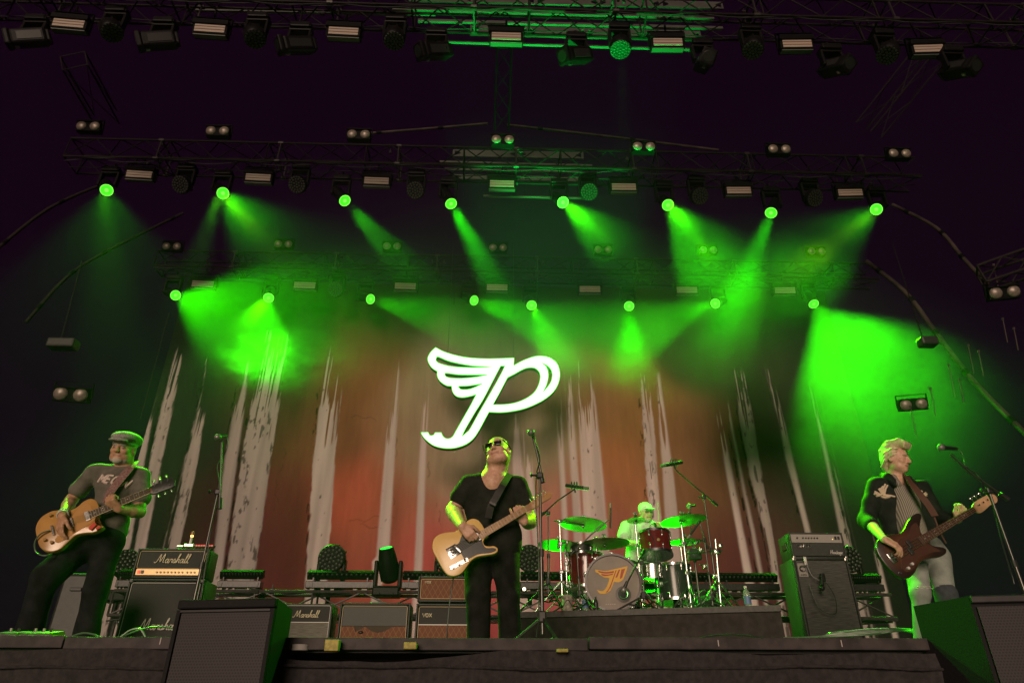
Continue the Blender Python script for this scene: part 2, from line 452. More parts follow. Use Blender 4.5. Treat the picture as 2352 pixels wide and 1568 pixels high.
# painting's colours by position, the red floor-light wash and pinkish sign glow put in
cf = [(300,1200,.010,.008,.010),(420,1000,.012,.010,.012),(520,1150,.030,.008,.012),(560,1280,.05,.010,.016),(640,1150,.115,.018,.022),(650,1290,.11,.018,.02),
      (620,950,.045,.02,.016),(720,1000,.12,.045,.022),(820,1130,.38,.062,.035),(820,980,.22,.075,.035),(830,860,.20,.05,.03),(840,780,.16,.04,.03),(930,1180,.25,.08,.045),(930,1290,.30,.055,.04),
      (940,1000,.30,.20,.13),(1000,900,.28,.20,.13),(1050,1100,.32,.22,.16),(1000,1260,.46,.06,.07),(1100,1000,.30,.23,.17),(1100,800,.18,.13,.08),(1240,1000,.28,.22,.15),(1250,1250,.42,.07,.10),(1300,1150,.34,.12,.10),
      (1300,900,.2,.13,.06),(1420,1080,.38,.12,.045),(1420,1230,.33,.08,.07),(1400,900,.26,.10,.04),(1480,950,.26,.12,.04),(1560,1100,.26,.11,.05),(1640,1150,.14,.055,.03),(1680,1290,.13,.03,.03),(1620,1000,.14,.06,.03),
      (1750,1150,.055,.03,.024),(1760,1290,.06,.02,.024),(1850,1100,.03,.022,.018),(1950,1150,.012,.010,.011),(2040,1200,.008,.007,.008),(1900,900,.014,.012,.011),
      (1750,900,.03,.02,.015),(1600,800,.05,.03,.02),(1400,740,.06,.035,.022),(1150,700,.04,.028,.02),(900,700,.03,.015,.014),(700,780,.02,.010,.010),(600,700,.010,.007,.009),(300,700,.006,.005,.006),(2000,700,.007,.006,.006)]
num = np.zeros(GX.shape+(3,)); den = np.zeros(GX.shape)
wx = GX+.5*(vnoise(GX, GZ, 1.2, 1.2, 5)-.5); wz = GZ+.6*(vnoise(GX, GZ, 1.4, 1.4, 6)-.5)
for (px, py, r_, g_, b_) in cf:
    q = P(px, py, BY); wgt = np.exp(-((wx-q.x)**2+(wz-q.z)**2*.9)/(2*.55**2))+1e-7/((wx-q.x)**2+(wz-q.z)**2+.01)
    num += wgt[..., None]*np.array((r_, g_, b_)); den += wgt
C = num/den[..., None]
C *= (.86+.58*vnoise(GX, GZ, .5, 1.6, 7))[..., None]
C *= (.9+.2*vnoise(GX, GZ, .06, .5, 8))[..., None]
for (cx, cz, L, sd) in [(s_[0], s_[1], s_[2], i) for i, s_ in enumerate([(850,1190,.9),(905,1040,.7),(830,960,.6),(1010,1190,.8),(870,1210,.7),(640,1100,1.2),(1080,870,.8),(980,1090,.5),(1240,1180,.4),(900,1130,.5)])]:
    q = P(cx, cz, BY); rg = np.random.RandomState(sd+40)      # fine cracks in the painted wall
    horiz = sd % 2 == 0
    a, c_ = (GX-q.x, GZ-q.z) if horiz else (GZ-q.z, GX-q.x)
    line = np.abs(c_-.05*np.sin(a*6+sd)-.03*np.sin(a*17+2*sd)) < .013
    C[(np.abs(a) < L*.6) & line & (vnoise(GX, GZ, .2, .2, sd+70) > .4)] *= .7
def zoomA(x, y): return (235.2+.402*x, 733.8+.402*y)
def zoomB(x, y): return (752.6+.402*x, 733.8+.402*y)
def zoomC(x, y): return (1270+.402*x, 733.8+.402*y)
# trunks: rows of (y, left, right) read down the painting, then how dark/cracked each is
trunks = [
 (zoomA, [(150,350,352),(300,295,345),(500,255,300),(800,190,245),(1290,95,160)], .55, .35, 'r'),
 (zoomA, [(120,430,480),(180,420,475),(350,375,440),(500,335,405),(800,270,345),(1290,185,250)], .55, .3, 'r'),
 (zoomA, [(220,618,640),(300,600,632),(500,545,590),(800,475,545),(1300,375,440),(1450,350,410)], .5, .3, 'r'),
 (zoomA, [(180,594,600),(300,580,588),(430,560,566)], .35, .3, 'r'),
 (zoomA, [(120,838,850),(300,800,835),(500,750,815),(800,695,775),(1420,622,690),(1600,600,665)], .5, .2, 'r'),
 (zoomA, [(60,930,1075),(150,910,1060),(300,885,1035),(500,850,1010),(800,790,965),(1420,715,880),(1600,695,850)], .5, .8, 'l'),
 (zoomA, [(140,1300,1400),(300,1248,1378),(500,1235,1360),(800,1205,1330),(1420,1165,1290),(1600,1150,1275)], .58, .25, 'l'),
 (zoomB, [(200,398,404),(250,375,412),(500,345,405),(800,320,385),(1350,275,355),(1380,252,352),(1560,250,300)], .58, .12, 'l'),
 (zoomB, [(250,566,580),(500,540,578),(800,520,565),(1430,490,545),(1600,480,535)], .52, .15, 'l'),
 (zoomB, [(520,1060,1080),(700,1050,1105),(1100,1060,1150),(1400,1080,1180)], .5, .05, 's'),
 (zoomB, [(540,1118,1140),(700,1112,1160),(1100,1150,1200),(1400,1180,1230)], .5, .05, 's'),
 (zoomB, [(560,868,884),(800,868,878)], .4, .05, 's'),
 (zoomC, [(330,18,30),(500,15,52),(1100,45,85),(1400,60,100)], .5, .05, 's'),
 (zoomC, [(220,62,100),(500,75,118),(1100,110,165),(1400,120,180)], .5, .08, 's'),
 (zoomC, [(200,140,215),(500,140,250),(900,160,290),(1100,170,305),(1420,195,335)], .55, .08, 's'),
 (zoomC, [(240,498,530),(300,500,540),(600,510,580),(900,530,600),(1200,552,625),(1500,570,640)], .55, .3, 'l'),
 (zoomC, [(230,596,602),(300,592,612),(600,605,655),(900,625,695),(1200,640,725),(1500,655,745)], .52, .15, 'l'),
 (zoomC, [(320,893,896),(600,940,975),(900,990,1035),(1200,1045,1090),(1440,1085,1140),(1600,1110,1170)], .6, .08, 's'),
 (zoomC, [(380,965,985),(700,1030,1050),(1000,1085,1110),(1200,1125,1155),(1440,1170,1200)], .45, .2, 'r'),
 (zoomC, [(230,1015,1110),(300,1020,1110),(500,1050,1130),(700,1090,1165),(900,1125,1195),(1200,1205,1255),(1440,1250,1290)], .48, .45, 'r'),
 (zoomC, [(200,1200,1212),(230,1205,1220),(400,1235,1275),(600,1290,1330),(800,1325,1375),(1000,1380,1420),(1200,1430,1470),(1440,1480,1525)], .56, .2, 'l'),
 (zoomC, [(230,1435,1445),(500,1490,1515),(700,1530,1560),(900,1575,1600),(1200,1635,1680),(1330,1660,1720),(1500,1690,1750)], .48, .15, 's'),
 (zoomC, [(360,1515,1519),(540,1547,1551)], .25, .1, 's'),
 (zoomC, [(820,1600,1606),(1000,1640,1648),(1300,1700,1715),(1400,1730,1748)], .3, .5, 'r'),
 (zoomC, [(1190,1800,1818),(1400,1850,1880),(1560,1885,1920),(1650,1900,1938)], .6, .1, 's'),
]
nA = vnoise(GX, GZ, .04, .22, 11, 3)-.5; nB = vnoise(GX, GZ, .035, 1.3, 12, 3); nC = vnoise(GX, GZ, .07, .9, 13, 3)
nD = vnoise(GX, GZ, .12, 2.6, 14, 2); nE = vnoise(GX, GZ, .07, .16, 15, 3)
sst = lambda v, a, b_: np.clip((v-a)/(b_-a), 0, 1)**2*(3-2*np.clip((v-a)/(b_-a), 0, 1))
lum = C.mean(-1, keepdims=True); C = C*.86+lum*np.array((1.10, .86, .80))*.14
for (zf, rows, val, crack, side) in trunks:
    W = []
    for (y, a, c_) in rows:
        L = P(*zf(a, y), BY); Rr = P(*zf(c_, y), BY); W.append((L.z, L.x, Rr.x))
    W.sort(); zz = [q[0] for q in W]
    XL = np.interp(GZ, zz, [q[1] for q in W]); XR = np.interp(GZ, zz, [q[2] for q in W])
    z0, z1 = zz[0], zz[-1]; t = np.clip((z1-GZ)/max(z1-z0, .1), 0, 1)          # 0 at the top
    ra = .012+.030*(crack > .2)
    dl = GX-(XL+nA*ra*(1.6 if side != 's' else .6)); dr = (XR+nA[::-1]*ra)-GX
    soft = .028 if crack > .2 else .05
    msk = sst(dl, -soft*.4, soft)*sst(dr, -soft*.4, soft)*(GZ < z1)
    thr = np.interp(t, [0, .08, .22, .40, .6], [.72, .58, .44, .20, -.1])
    msk = msk*sst(nB, thr, thr+.13)
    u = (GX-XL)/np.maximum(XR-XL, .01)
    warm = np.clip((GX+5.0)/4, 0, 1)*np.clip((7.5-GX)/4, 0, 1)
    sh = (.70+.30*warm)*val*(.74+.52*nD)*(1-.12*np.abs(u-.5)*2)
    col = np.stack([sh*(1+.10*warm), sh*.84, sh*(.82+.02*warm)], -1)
    if crack > .02:                                                          # bark cracks painted in black
        lo_ = {'r': .75, 'l': .25, 's': .5}[side]
        dk = sst(nE-.22*np.abs(u-lo_), .62+.14*(1-crack), .72+.14*(1-crack))+sst(nC, .62, .70)*sst(nE, .50, .6)*(crack > .25)
        col *= (1-.72*np.clip(dk, 0, 1))[..., None]
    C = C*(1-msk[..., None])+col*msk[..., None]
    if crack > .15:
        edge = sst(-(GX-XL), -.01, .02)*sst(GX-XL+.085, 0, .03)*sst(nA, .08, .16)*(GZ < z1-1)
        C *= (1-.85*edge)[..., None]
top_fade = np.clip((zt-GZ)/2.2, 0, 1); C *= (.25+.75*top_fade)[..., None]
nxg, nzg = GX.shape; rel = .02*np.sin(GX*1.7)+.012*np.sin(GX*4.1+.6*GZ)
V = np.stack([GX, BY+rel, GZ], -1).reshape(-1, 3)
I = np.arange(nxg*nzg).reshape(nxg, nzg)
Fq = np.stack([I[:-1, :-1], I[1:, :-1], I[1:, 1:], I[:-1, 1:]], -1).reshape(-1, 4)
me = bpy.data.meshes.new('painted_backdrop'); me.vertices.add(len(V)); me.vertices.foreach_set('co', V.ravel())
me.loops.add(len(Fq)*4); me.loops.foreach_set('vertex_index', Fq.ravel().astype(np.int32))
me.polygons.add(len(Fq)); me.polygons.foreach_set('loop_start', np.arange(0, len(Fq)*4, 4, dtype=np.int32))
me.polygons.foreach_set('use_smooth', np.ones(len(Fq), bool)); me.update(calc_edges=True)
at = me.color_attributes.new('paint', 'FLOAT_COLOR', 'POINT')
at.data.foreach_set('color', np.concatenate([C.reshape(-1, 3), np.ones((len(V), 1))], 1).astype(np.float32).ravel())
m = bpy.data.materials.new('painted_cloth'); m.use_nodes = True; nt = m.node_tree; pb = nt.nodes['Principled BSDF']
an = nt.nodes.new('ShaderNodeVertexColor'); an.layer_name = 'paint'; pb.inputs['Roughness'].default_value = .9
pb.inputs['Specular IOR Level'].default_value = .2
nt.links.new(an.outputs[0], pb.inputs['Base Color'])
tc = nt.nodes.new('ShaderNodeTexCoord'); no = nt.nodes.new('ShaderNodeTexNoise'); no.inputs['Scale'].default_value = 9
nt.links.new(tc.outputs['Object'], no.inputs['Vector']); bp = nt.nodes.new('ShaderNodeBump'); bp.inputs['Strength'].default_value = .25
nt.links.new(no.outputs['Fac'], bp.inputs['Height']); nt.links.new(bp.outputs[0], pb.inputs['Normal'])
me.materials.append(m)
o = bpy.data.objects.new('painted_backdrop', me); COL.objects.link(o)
tag(o, 'huge painted backdrop cloth of pale birch trunks, red light painted into its brown ground', 'backdrop')
# ------------------------------------------------------------- winged letter sign
SY = 13.3
def zs(x, y): return (922+.198*x, 752.6+.198*y)
SIGN = [
 [(400,255,1),(500,305),(650,350),(800,375),(1000,385),(1200,380),(1305,375,1),(1300,465,1),(1400,410),(1520,365),(1620,352),(1720,375),(1800,440),(1832,545),(1820,650),(1770,750),(1680,835),(1560,905),(1420,960),(1280,990),(1150,1003),(1015,998,1),(960,1100),(900,1210),(830,1310),(740,1375),(620,1412),(500,1415),(380,1385),(290,1320),(250,1270),(232,1235,1),(315,1235,1),(330,1265),(355,1272),(380,1262),(395,1237,1),(465,1237,1),(485,1280),(520,1305),(560,1305),(600,1280),(640,1210),(720,1070),(800,930),(870,795,1),(800,815),(710,830),(640,815),(600,770),(585,700,1),(520,690),(450,640),(420,580),(420,530,1),(360,490),(325,440),(310,380),(340,315)],
 [(430,362),(550,410),(700,445),(850,468),(1050,475,1),(900,486),(700,484),(560,470),(450,440),(410,415),(405,385)],
 [(515,550),(650,566),(800,570),(1000,568,1),(880,595),(700,612),(580,608),(520,590)],
 [(670,702),(780,695),(940,672,1),(860,712),(780,738),(700,740),(675,725)],
 [(1150,468,1),(1200,468,1),(1150,570),(1050,750),(900,1010),(800,1190),(760,1235),(705,1280,1),(740,1200),(850,1010),(950,850),(1060,640)],
 [(1230,600,1),(1300,565),(1400,510),(1470,487),(1540,490),(1590,530),(1608,590),(1590,680),(1540,770),(1450,840),(1330,890),(1200,912),(1060,915,1),(1130,790)],
 [(1620,432,1),(1690,465),(1735,520),(1745,590),(1720,670),(1640,770,1),(1680,680),(1698,590),(1690,510),(1660,460)]]
c0 = P(*zs(1000, 830), SY)
def sign_loops(grow=0):
    out = []
    for i, lp in enumerate(SIGN):
        L = outline(lp, 6); q = [P(*zs(a, b_), SY) for a, b_ in L]
        out.append([(p.x-c0.x, p.z-c0.z) for p in q])
    return out
sg = thing('winged_letter_sign', 'giant glowing winged letter P sign hanging in front of the backdrop', 'sign', c0)
SIGNM = mat('lit_sign_face', (.9, 1, .9), .4, emis=(.62, 1.0, .58), estr=1.9)
filled('lit_face', sign_loops(), .03, [SIGNM, mat('halo_edge', (.1, .5, .1), .5, emis=(.05, .8, .04), estr=.8)], sg, lambda x, y, z: Vector((x, -.09+z, y)))  # sides emit green to imitate the fringe of glow
filled('backing_case', sign_loops(), .12, [BLACK, mat('sign_edge', (.03, .16, .03), .5)], sg, lambda x, y, z: Vector((x, z-.01, y)))
rimm = mat('sign_halo_rim', (.05, .5, .05), .5, emis=(.10, 1.0, .06), estr=.9)  # emissive tubes added along the outlines to imitate the sign's green halo
for lp in sign_loops():
    b = mb(); q = [Vector((a_, -.108, c_)) for a_, c_ in lp]; b.tube(q+[q[0]], .0085, 6); b.build('halo_rim', rimm, sg)
for dx in (-.9, .55):
    b = mb(); b.tube([(dx, .04, .5), (dx*1.02, .1, 4.2)], .006, 5); b.build('hanging_wire', DARK, sg)
# ------------------------------------------------------------- flying rig
YA, YBr, YC = 7.6, 10.7, 13.75
ORD = ['first','second','third','fourth','fifth','sixth','seventh','eighth','ninth','tenth','eleventh','twelfth']
def box_truss(name, label, A, B, s, bay, m=TRUSS, up=Vector((0,0,1)), r=.024, group=None, k4=True):
    A = Vector(A); B = Vector(B); d = (B-A); L = d.length; d.normalize(); up = (up-d*up.dot(d)).normalized(); sd = d.cross(up)
    t = thing(name, label, 'truss', A, group=group)
    cs = [(-1, -1), (1, -1), (1, 1), (-1, 1)]
    for (a, c) in cs:
        off = sd*a*s/2+up*c*s/2; b = mb(); b.cyl(off, off+d*L, r, n=8); b.build('chord', m, t, 40)
    b = mb(); n = max(1, int(L/bay))
    for i in range(n):
        for j in range(4):
            p = cs[j]; q = cs[(j+1) % 4]
            o1 = sd*p[0]*s/2+up*p[1]*s/2; o2 = sd*q[0]*s/2+up*q[1]*s/2
            if i % 2: o1, o2 = o2, o1
            b.cyl(o1+d*(L*i/n), o2+d*(L*(i+1)/n), r*.55, n=5, cap=False)
            if i % 4 == 0: b.cyl(o1+d*(L*i/n), o2+d*(L*i/n), r*.7, n=5, cap=False)
    b.build('lacing', m, t, 40)
    rg = random.Random(len(label))
    for i in range(1, int(L/2.44)+1):                          # bolted joints, shackles and slings
        p = d*(2.44*i-.6); b = mb()
        for j in range(4):
            o1 = sd*cs[j][0]*s/2+up*cs[j][1]*s/2; o2 = sd*cs[(j+1) % 4][0]*s/2+up*cs[(j+1) % 4][1]*s/2
            b.cyl(p+o1-d*.05, p+o1+d*.05, r*1.7, n=8); b.cyl(p+o1, p+o2, r*.8, n=6)
        b.build('joint_frame', mat('joint_steel', (.03, .025, .025), .5, .4), t)
        for q in range(3):
            b = mb(); c_ = p+sd*rg.uniform(-s/2, s/2)+up*s/2*rg.choice((-1, 1))+d*rg.uniform(-.25, .25)
            b.box(c_, (.03+.06*rg.random(), .04, .05+.05*rg.random()), ch=.008); b.cyl(c_, c_+Vector((0, 0, .1)), .008, n=6); b.build('sling_shackle', mat('joint_steel', (.03, .025, .025)), t)
        # a cable loom sagging along the truss
    if L > 6:
        for q in range(3):
            b = mb(); o1 = sd*rg.uniform(-s/2, s/2)-up*(s/2-.02); n_ = int(L/.4)
            b.tube([o1+d*(L*k/n_)-Vector((0, 0, abs(math.sin(k*.82+q))*.05*(1+q*.5))) for k in range(n_+1)], .011, 5); b.build('cable_loom', RUBBER, t)
    return t
def ends(px1, py1, px2, py2, Y): return P(px1, py1, Y), P(px2, py2, Y)
a, c = ends(-150, 14, 2500, 60, YA); c.z = a.z = (a.z+c.z)/2+.1
box_truss('lighting_truss', 'long front lighting truss across the top of the picture with flat panels under it', a, c, .5, .5, group='lighting trusses over the stage')
a, c = ends(170, 358, 2095, 402, YBr); c.z = a.z = (a.z+c.z)/2
box_truss('lighting_truss', 'middle lighting truss carrying the upper row of lit green spotlights', a, c, .5, .5, group='lighting trusses over the stage')
a, c = ends(365, 612, 2000, 628, YC); c.z = a.z = (a.z+c.z)/2
box_truss('lighting_truss', 'rear lighting truss carrying the lower row of lit green spotlights', a, c, .45, .5, group='lighting trusses over the stage')
# vertical cable tray, leaning ladder trusses
a, c = P(1158, 110, 9.2), P(1152, 300, 10.4)
box_truss('hanging_truss', 'narrow dark truss hanging at the middle between the front and middle rows', a, c, .30, .4, RIGB, r=.016)
a, c = P(170, 140, 9.2), P(245, 275, 10.6)
FAINT = mat('faint_alloy', (.022, .017, .017), .7, 0, noise=.3, spec=.1)
box_truss('leaning_truss', 'faint ladder truss leaning at the upper left below the front truss', a, c, .45, .75, FAINT, up=Vector((.3,-1,.2)), r=.018, group='leaning ladder trusses')
a, c = P(2135, 125, 9.2), P(1995, 300, 10.6)
box_truss('leaning_truss', 'faint ladder truss leaning at the upper right below the front truss', a, c, .45, .75, FAINT, up=Vector((-.3,-1,.2)), r=.018, group='leaning ladder trusses')
# roof beams: pale alloy strips with cut-outs, seen from below over the middle
BEAM = mat('roof_alloy', (.055, .055, .05), .5, 0, noise=.2, nscale=3)
def roof_beam(px1, px2, py1, py2, Y, h, oval, label):
    a = P(px1, py1, Y); c = P(px2, py2, Y); L = (c-a).length
    t = thing('roof_beam', label, 'beam', a, (0, math.atan2(-(c-a).z, (c-a).x), 0), 'alloy roof beams')
    if not oval:
        b = mb(); b.box((L/2, 0, 0), (L, .05, h), ch=.005); b.build('web', BEAM, t)
        return
    n = max(1, int(L/1.15)); w_ = L/n
    loops = [[(0, -h/2), (L, -h/2), (L, h/2), (0, h/2)]]
    for i in range(n):                                  # dark openings between the bright lozenges
        x0 = i*w_
        loops.append([(x0+.03*w_, -h*.38), (x0+.12*w_, -h*.1), (x0+.12*w_, h*.1), (x0+.03*w_, h*.38)])
        loops.append([(x0+.97*w_, -h*.38), (x0+.88*w_, -h*.1), (x0+.88*w_, h*.1), (x0+.97*w_, h*.38)])
    filled('web', loops, .03, [BEAM], t, lambda x, y, z: Vector((x, z, y)))
RB = [(940,1660,-4,14,8.6,.22,1),(900,1640,22,44,8.3,.05,0),(960,1660,48,66,8.4,.07,0),(1080,1610,70,84,8.8,.30,1),(1000,1640,96,116,8.0,.04,0),
      (450,1000,24,34,8.5,.05,0),(1040,1340,352,358,11.4,.2,1),(1010,1360,372,381,11.5,.05,0),(1020,1350,389,396,11.5,.05,0),(1040,1360,406,413,11.6,.13,1),(1110,1360,450,456,11.0,.035,0)]
for i, (x1, x2, y1, y2, Y, h, ov) in enumerate(RB):
    where = 'above the front truss' if i < 6 else 'above the middle truss'
    roof_beam(x1, x2, y1, y2, Y, h, ov, '%s alloy roof beam from the top %s%s' % (ORD[i if i < 6 else i-6], where, ', with pointed cut-outs' if ov else ''))
def pipe(pts, r, label, m=FAINT, joints=0):
    q = [P(*p) for p in pts]; t = thing('roof_pipe', label, 'pipe', q[0], group='curved roof pipes')
    pp = [p-q[0] for p in smooth_path(q, 5)]
    b = mb(); b.tube(pp, r, 8); b.build('tube', m, t, 50)
    for i in range(2, len(pp)-1, 4):
        b = mb(); e_ = (pp[i+1]-pp[i]).normalized()*.06; b.cyl(pp[i]-e_, pp[i]+e_, r*1.35, n=10); b.build('coupler', RIGB, t, 50)
PIPEM = mat('pipe_alloy', (.050, .038, .034), .6, 0, noise=.5, nscale=4, spec=.2)
pipe([(-40,600,11),(110,480,11.5),(250,418,12)], .035, 'long curved roof pipe at the upper left edge')
pipe([(60,740,12),(150,640,12.2),(240,580,12.5),(420,490,13.4)], .035, 'curved roof pipe passing behind the leftmost green beam')
pipe([(2050,470,12),(2150,523,11.5),(2210,590,11),(2270,655,10.5)], .04, 'curved roof pipe right of the uppermost right spotlight', PIPEM)
pipe([(1990,600,13),(2080,672,12.4),(2150,765,12),(2240,880,11.6),(2370,1010,11)], .05, 'jointed roof pipe running down to the right edge above the bassist', PIPEM)
pipe([(815,309,11.2),(980,296,11.2),(1120,284,11.2)], .03, 'straight ridge pipe left of the middle hanging truss', PIPEM)
pipe([(1165,287,11.2),(1400,314,11.2),(1650,345,11.2)], .03, 'straight ridge pipe right of the middle hanging truss', PIPEM)
# --- flat strobe panels
TAN = mat('dull_diffuser', (.36, .28, .235), .5, spec=.3)
def make_panel():
    t = thing('strobe_panel', '', 'stage light', group='flat strobe panels')
    b = mb(); b.box((0, .09, .02), (.58, .16, .30), ch=.012); b.box((0, .02, .10), (.60, .10, .10), ch=.01)
    for i in range(9): b.box((-.24+.06*i, .178, .02), (.012, .02, .24))
    b.build('housing', RIGB, t)
    b = mb()
    for i in range(3): b.box((0, .004, .035-.058*i), (.50, .012, .049), ch=.004)
    b.build('diffuser', TAN, t)
    b = mb()
    for s in (-1, 1): b.box((s*.31, .1, .1), (.012, .05, .34))
    b.box((0, .1, .27), (.64, .05, .012)); b.cyl((0, .1, .27), (0, .1, .42), .02); b.build('yoke', RIGB, t)
    b = mb(); b.box((0, .07, -.145), (.54, .1, .02), ch=.004); b.build('base_plate', BEAM, t)
    return t
panels = [('front', YA, [(158,50),(482,62),(789,68),(1163,80),(1534,93),(1831,97),(2133,108)]),
          ('middle', YBr, [(320,397),(593,404),(865,412),(1153,419),(1433,426),(1697,434),(1953,439)]),
          ('rear', YC, [(466,649),(700,652),(931,654),(1142,657),(1355,661),(1578,663),(1803,664)])]
proto = None
for (row, Y, L) in panels:
    for i, (px, py) in enumerate(L):
        t = make_panel() if proto is None else copy_tree(proto)
        if proto is None: proto = t
        t.location = P(px, py, Y); t.rotation_euler = (R(10), 0, R((px-1176)*-.004))
        t['label'] = '%s flat strobe panel from the left under the %s lighting truss' % (ORD[i], row)
# --- twin blinders
LAMP = mat('dull_reflector', (.23, .19, .16), .4, .3, noise=.25, nscale=30)
def make_blinder():
    t = thing('twin_blinder', '', 'stage light', group='twin lamp blinders')
    b = mb(); b.box((0, .10, 0), (.42, .14, .2), ch=.01); b.box((0, .02, .09), (.42, .05, .015)); b.build('housing', RIGB, t)
    for s in (-1, 1):
        b = mb(); b.lathe([(.088, 0), (.086, .012), (.06, .03), (.015, .042)], (s*.118, .03, 0), (0, -1, 0), 20); b.build('lamp', LAMP, t, 60)
    b = mb(); b.box((-.23, .1, .06), (.01, .04, .2)); b.box((.23, .1, .06), (.01, .04, .2)); b.box((0, .1, .16), (.47, .04, .01)); b.build('yoke', RIGB, t)
    return t
bl = [(9.0, x, y, 'above the middle lighting truss', i) for i, (x, y) in enumerate([(200,287),(498,298),(823,306),(1155,318),(1480,334),(1792,340),(2069,350)])]
bl += [(12.5, x, y, 'above the rear lighting truss', i) for i, (x, y) in enumerate([(393,564),(650,559),(900,564),(1144,567),(1386,572),(1628,573),(1877,576)])]
proto = None
for (Y, px, py, where, i) in bl:
    t = make_blinder() if proto is None else copy_tree(proto)
    if proto is None: proto = t
    t.location = P(px, py, Y); t.rotation_euler = (R(12), 0, 0)
    t['label'] = '%s twin round blinder from the left in the row %s' % (ORD[i], where)
for (px, py, Y, s, lab) in ((160,905,9.5,1.15,'twin round blinder hanging low at the left, above the flat-capped guitarist'),
                            (2100,928,10.5,1.05,'twin round blinder in the green haze above the bassist'),
                            (2310,670,9.0,1.1,'twin round blinder hanging by the jointed pipe at the right edge')):
    t = copy_tree(proto); t.location = P(px, py, Y); t.scale = (s,)*3; t.rotation_euler = (R(20), 0, R(10 if px < 1000 else -14)); t['label'] = lab
# --- moving heads
HEADM = mat('fixture_shell', (.006, .0055, .006), .45, noise=.2, spec=.12)
def make_mover(kind):
    t = thing('moving_head', '', 'stage light')
    b = mb(); b.box((0, 0, .42), (.34, .24, .12), ch=.02); b.cyl((0, 0, .48), (0, 0, .62), .03); b.box((.16, 0, .42), (.05, .2, .08), ch=.01); b.build('base', HEADM, t)
    b = mb()
    for s in (-1, 1): b.box((s*.17, 0, .2), (.05, .12, .36), ch=.015)
    b.box((0, 0, .35), (.38, .14, .05), ch=.015); b.build('yoke', HEADM, t)
    b = mb()                                                # head looks along -Z
    if kind == 'spot':
        b.lathe([(.07, .30), (.105, .26), (.115, .1), (.118, -.1), (.128, -.16), (.128, -.24)][::-1], n=20)
        for s in (-1, 1): b.box((s*.11, 0, .05), (.03, .1, .3), ch=.01)
        h = b.build('head', HEADM, t, 40)
        b = mb(); b.lathe([(.098, -.250), (.114, -.246), (.114, -.242)], n=24)
        l = b.build('lens', GREENLENS, h)
        b = mb(); b.lathe([(.036, -.260), (.040, -.256)], (0, 0, 0), n=16); b.build('lens_core', GREENCORE, h)
        b = mb()
        for k in range(20):
            a0 = 2*math.pi*k/20; a1 = 2*math.pi*(k+1)/20
            b.cyl((.113*math.cos(a0), .113*math.sin(a0), -.25), (.113*math.cos(a1), .113*math.sin(a1), -.25), .009, n=5)
        b.build('lens_ring', GREENCORE, h)
    elif kind == 'wash':
        b.lathe([(.10, .14), (.16, .1), (.185, 0), (.185, -.1), (.175, -.12)][::-1], n=26)
        for k in range(8):
            a0 = k*math.pi/4; b.box((.17*math.cos(a0), .17*math.sin(a0), .04), (.03, .03, .12))
        h = b.build('head', HEADM, t, 40)
        b = mb()
        for rr, n_ in ((0, 1), (.055, 6), (.108, 12), (.152, 18)):
            for k in range(n_):
                a0 = 2*math.pi*k/n_+rr*9; b.lathe([(.022, -.125), (.018, -.131), (.006, -.135)], (rr*math.cos(a0), rr*math.sin(a0), 0), n=8)
        b.build('led_lenses', mat('led_lens', (.035, .035, .03), .35, spec=.3), h)
    else:
        b.box((0, 0, 0), (.24, .26, .52), ch=.04); b.box((0, 0, -.3), (.26, .28, .1), ch=.03); b.box((0, 0, .28), (.18, .2, .06), ch=.02)
        h = b.build('head', HEADM, t)
        b = mb(); b.box((-.122, 0, .02), (.01, .14, .36), ch=.003); b.box((.122, 0, .02), (.01, .14, .36), ch=.003); b.build('side_panel', mat('shell_gloss', (.022, .022, .022), .3, spec=.2), h)
        b = mb(); b.lathe([(.09, -.355), (.1, -.35), (.1, -.345)], n=20); b.build('lens', mat('dark_glass', (.015, .018, .015), .25, spec=.3), h)
        b = mb(); b.box((0, .14, .1), (.05, .03, .08)); b.build('knob', STEEL, h); b = mb(); b.box((0, -.14, -.2), (.05, .03, .06)); b.build('knob', STEEL, h)
    return t
def aim(o, d, roll=0):
    h = [c for c in kids(o) if c.name.split('.')[0] == 'head'][0]
    h.rotation_mode = 'QUATERNION'; h.rotation_quaternion = Vector(d).to_track_quat('-Z', 'Y') @ Quaternion((0, 0, 1), roll)
# picture place, depth, target place and depth, power, cone
BEAMS = [(245,437,YBr,262,1000,6.4,1.2,24),(512,444,YBr,1100,1080,5.6,2.2,22),(792,461,YBr,1440,1190,8.2,1.3,15),(1036,468,YBr,1450,1230,8.2,1.4,14),
 (1293,465,YBr,2010,1090,5.8,2.3,21),(1534,471,YBr,2050,1120,5.8,2.4,24),(1771,489,YBr,1500,1180,8.3,1.4,16),(2013,481,YBr,1170,1090,5.6,1.9,22),
 (403,678,YC,560,748,12.2,3.6,40),(617,684,YC,582,800,12.2,1.8,34),(851,687,YC,1750,930,8.6,1.0,22),(1089,690,YC,1850,960,8.6,1.3,22),(1221,701,YC,1440,1170,8.6,.9,16),
 (1445,703,YC,1460,1190,8.6,1.0,16),(1643,697,YC,1190,860,9.8,1.2,22),(1869,698,YC,2010,900,12.1,3.2,52)]
spots = []; proto = {}
def mover(kind, loc, d, label, group, roll=0):
    if kind not in proto: proto[kind] = make_mover(kind); t = proto[kind]
    else: t = copy_tree(proto[kind])
    t.location = loc; t['label'] = label; t['group'] = group; aim(t, d, roll); return t
for i, (px, py, Y, tx, ty, tY, pw, ang) in enumerate(BEAMS):
    s_ = P(px, py, Y); t_ = P(tx, ty, tY); d = (t_-s_).normalized()
    mover('spot', s_-d*.25, d, '%s lit green spotlight from the left on the %s truss' % (ORD[i % 8], 'middle' if i < 8 else 'rear'), 'lit green moving spotlights')
    spots.append((s_, d, pw, ang))
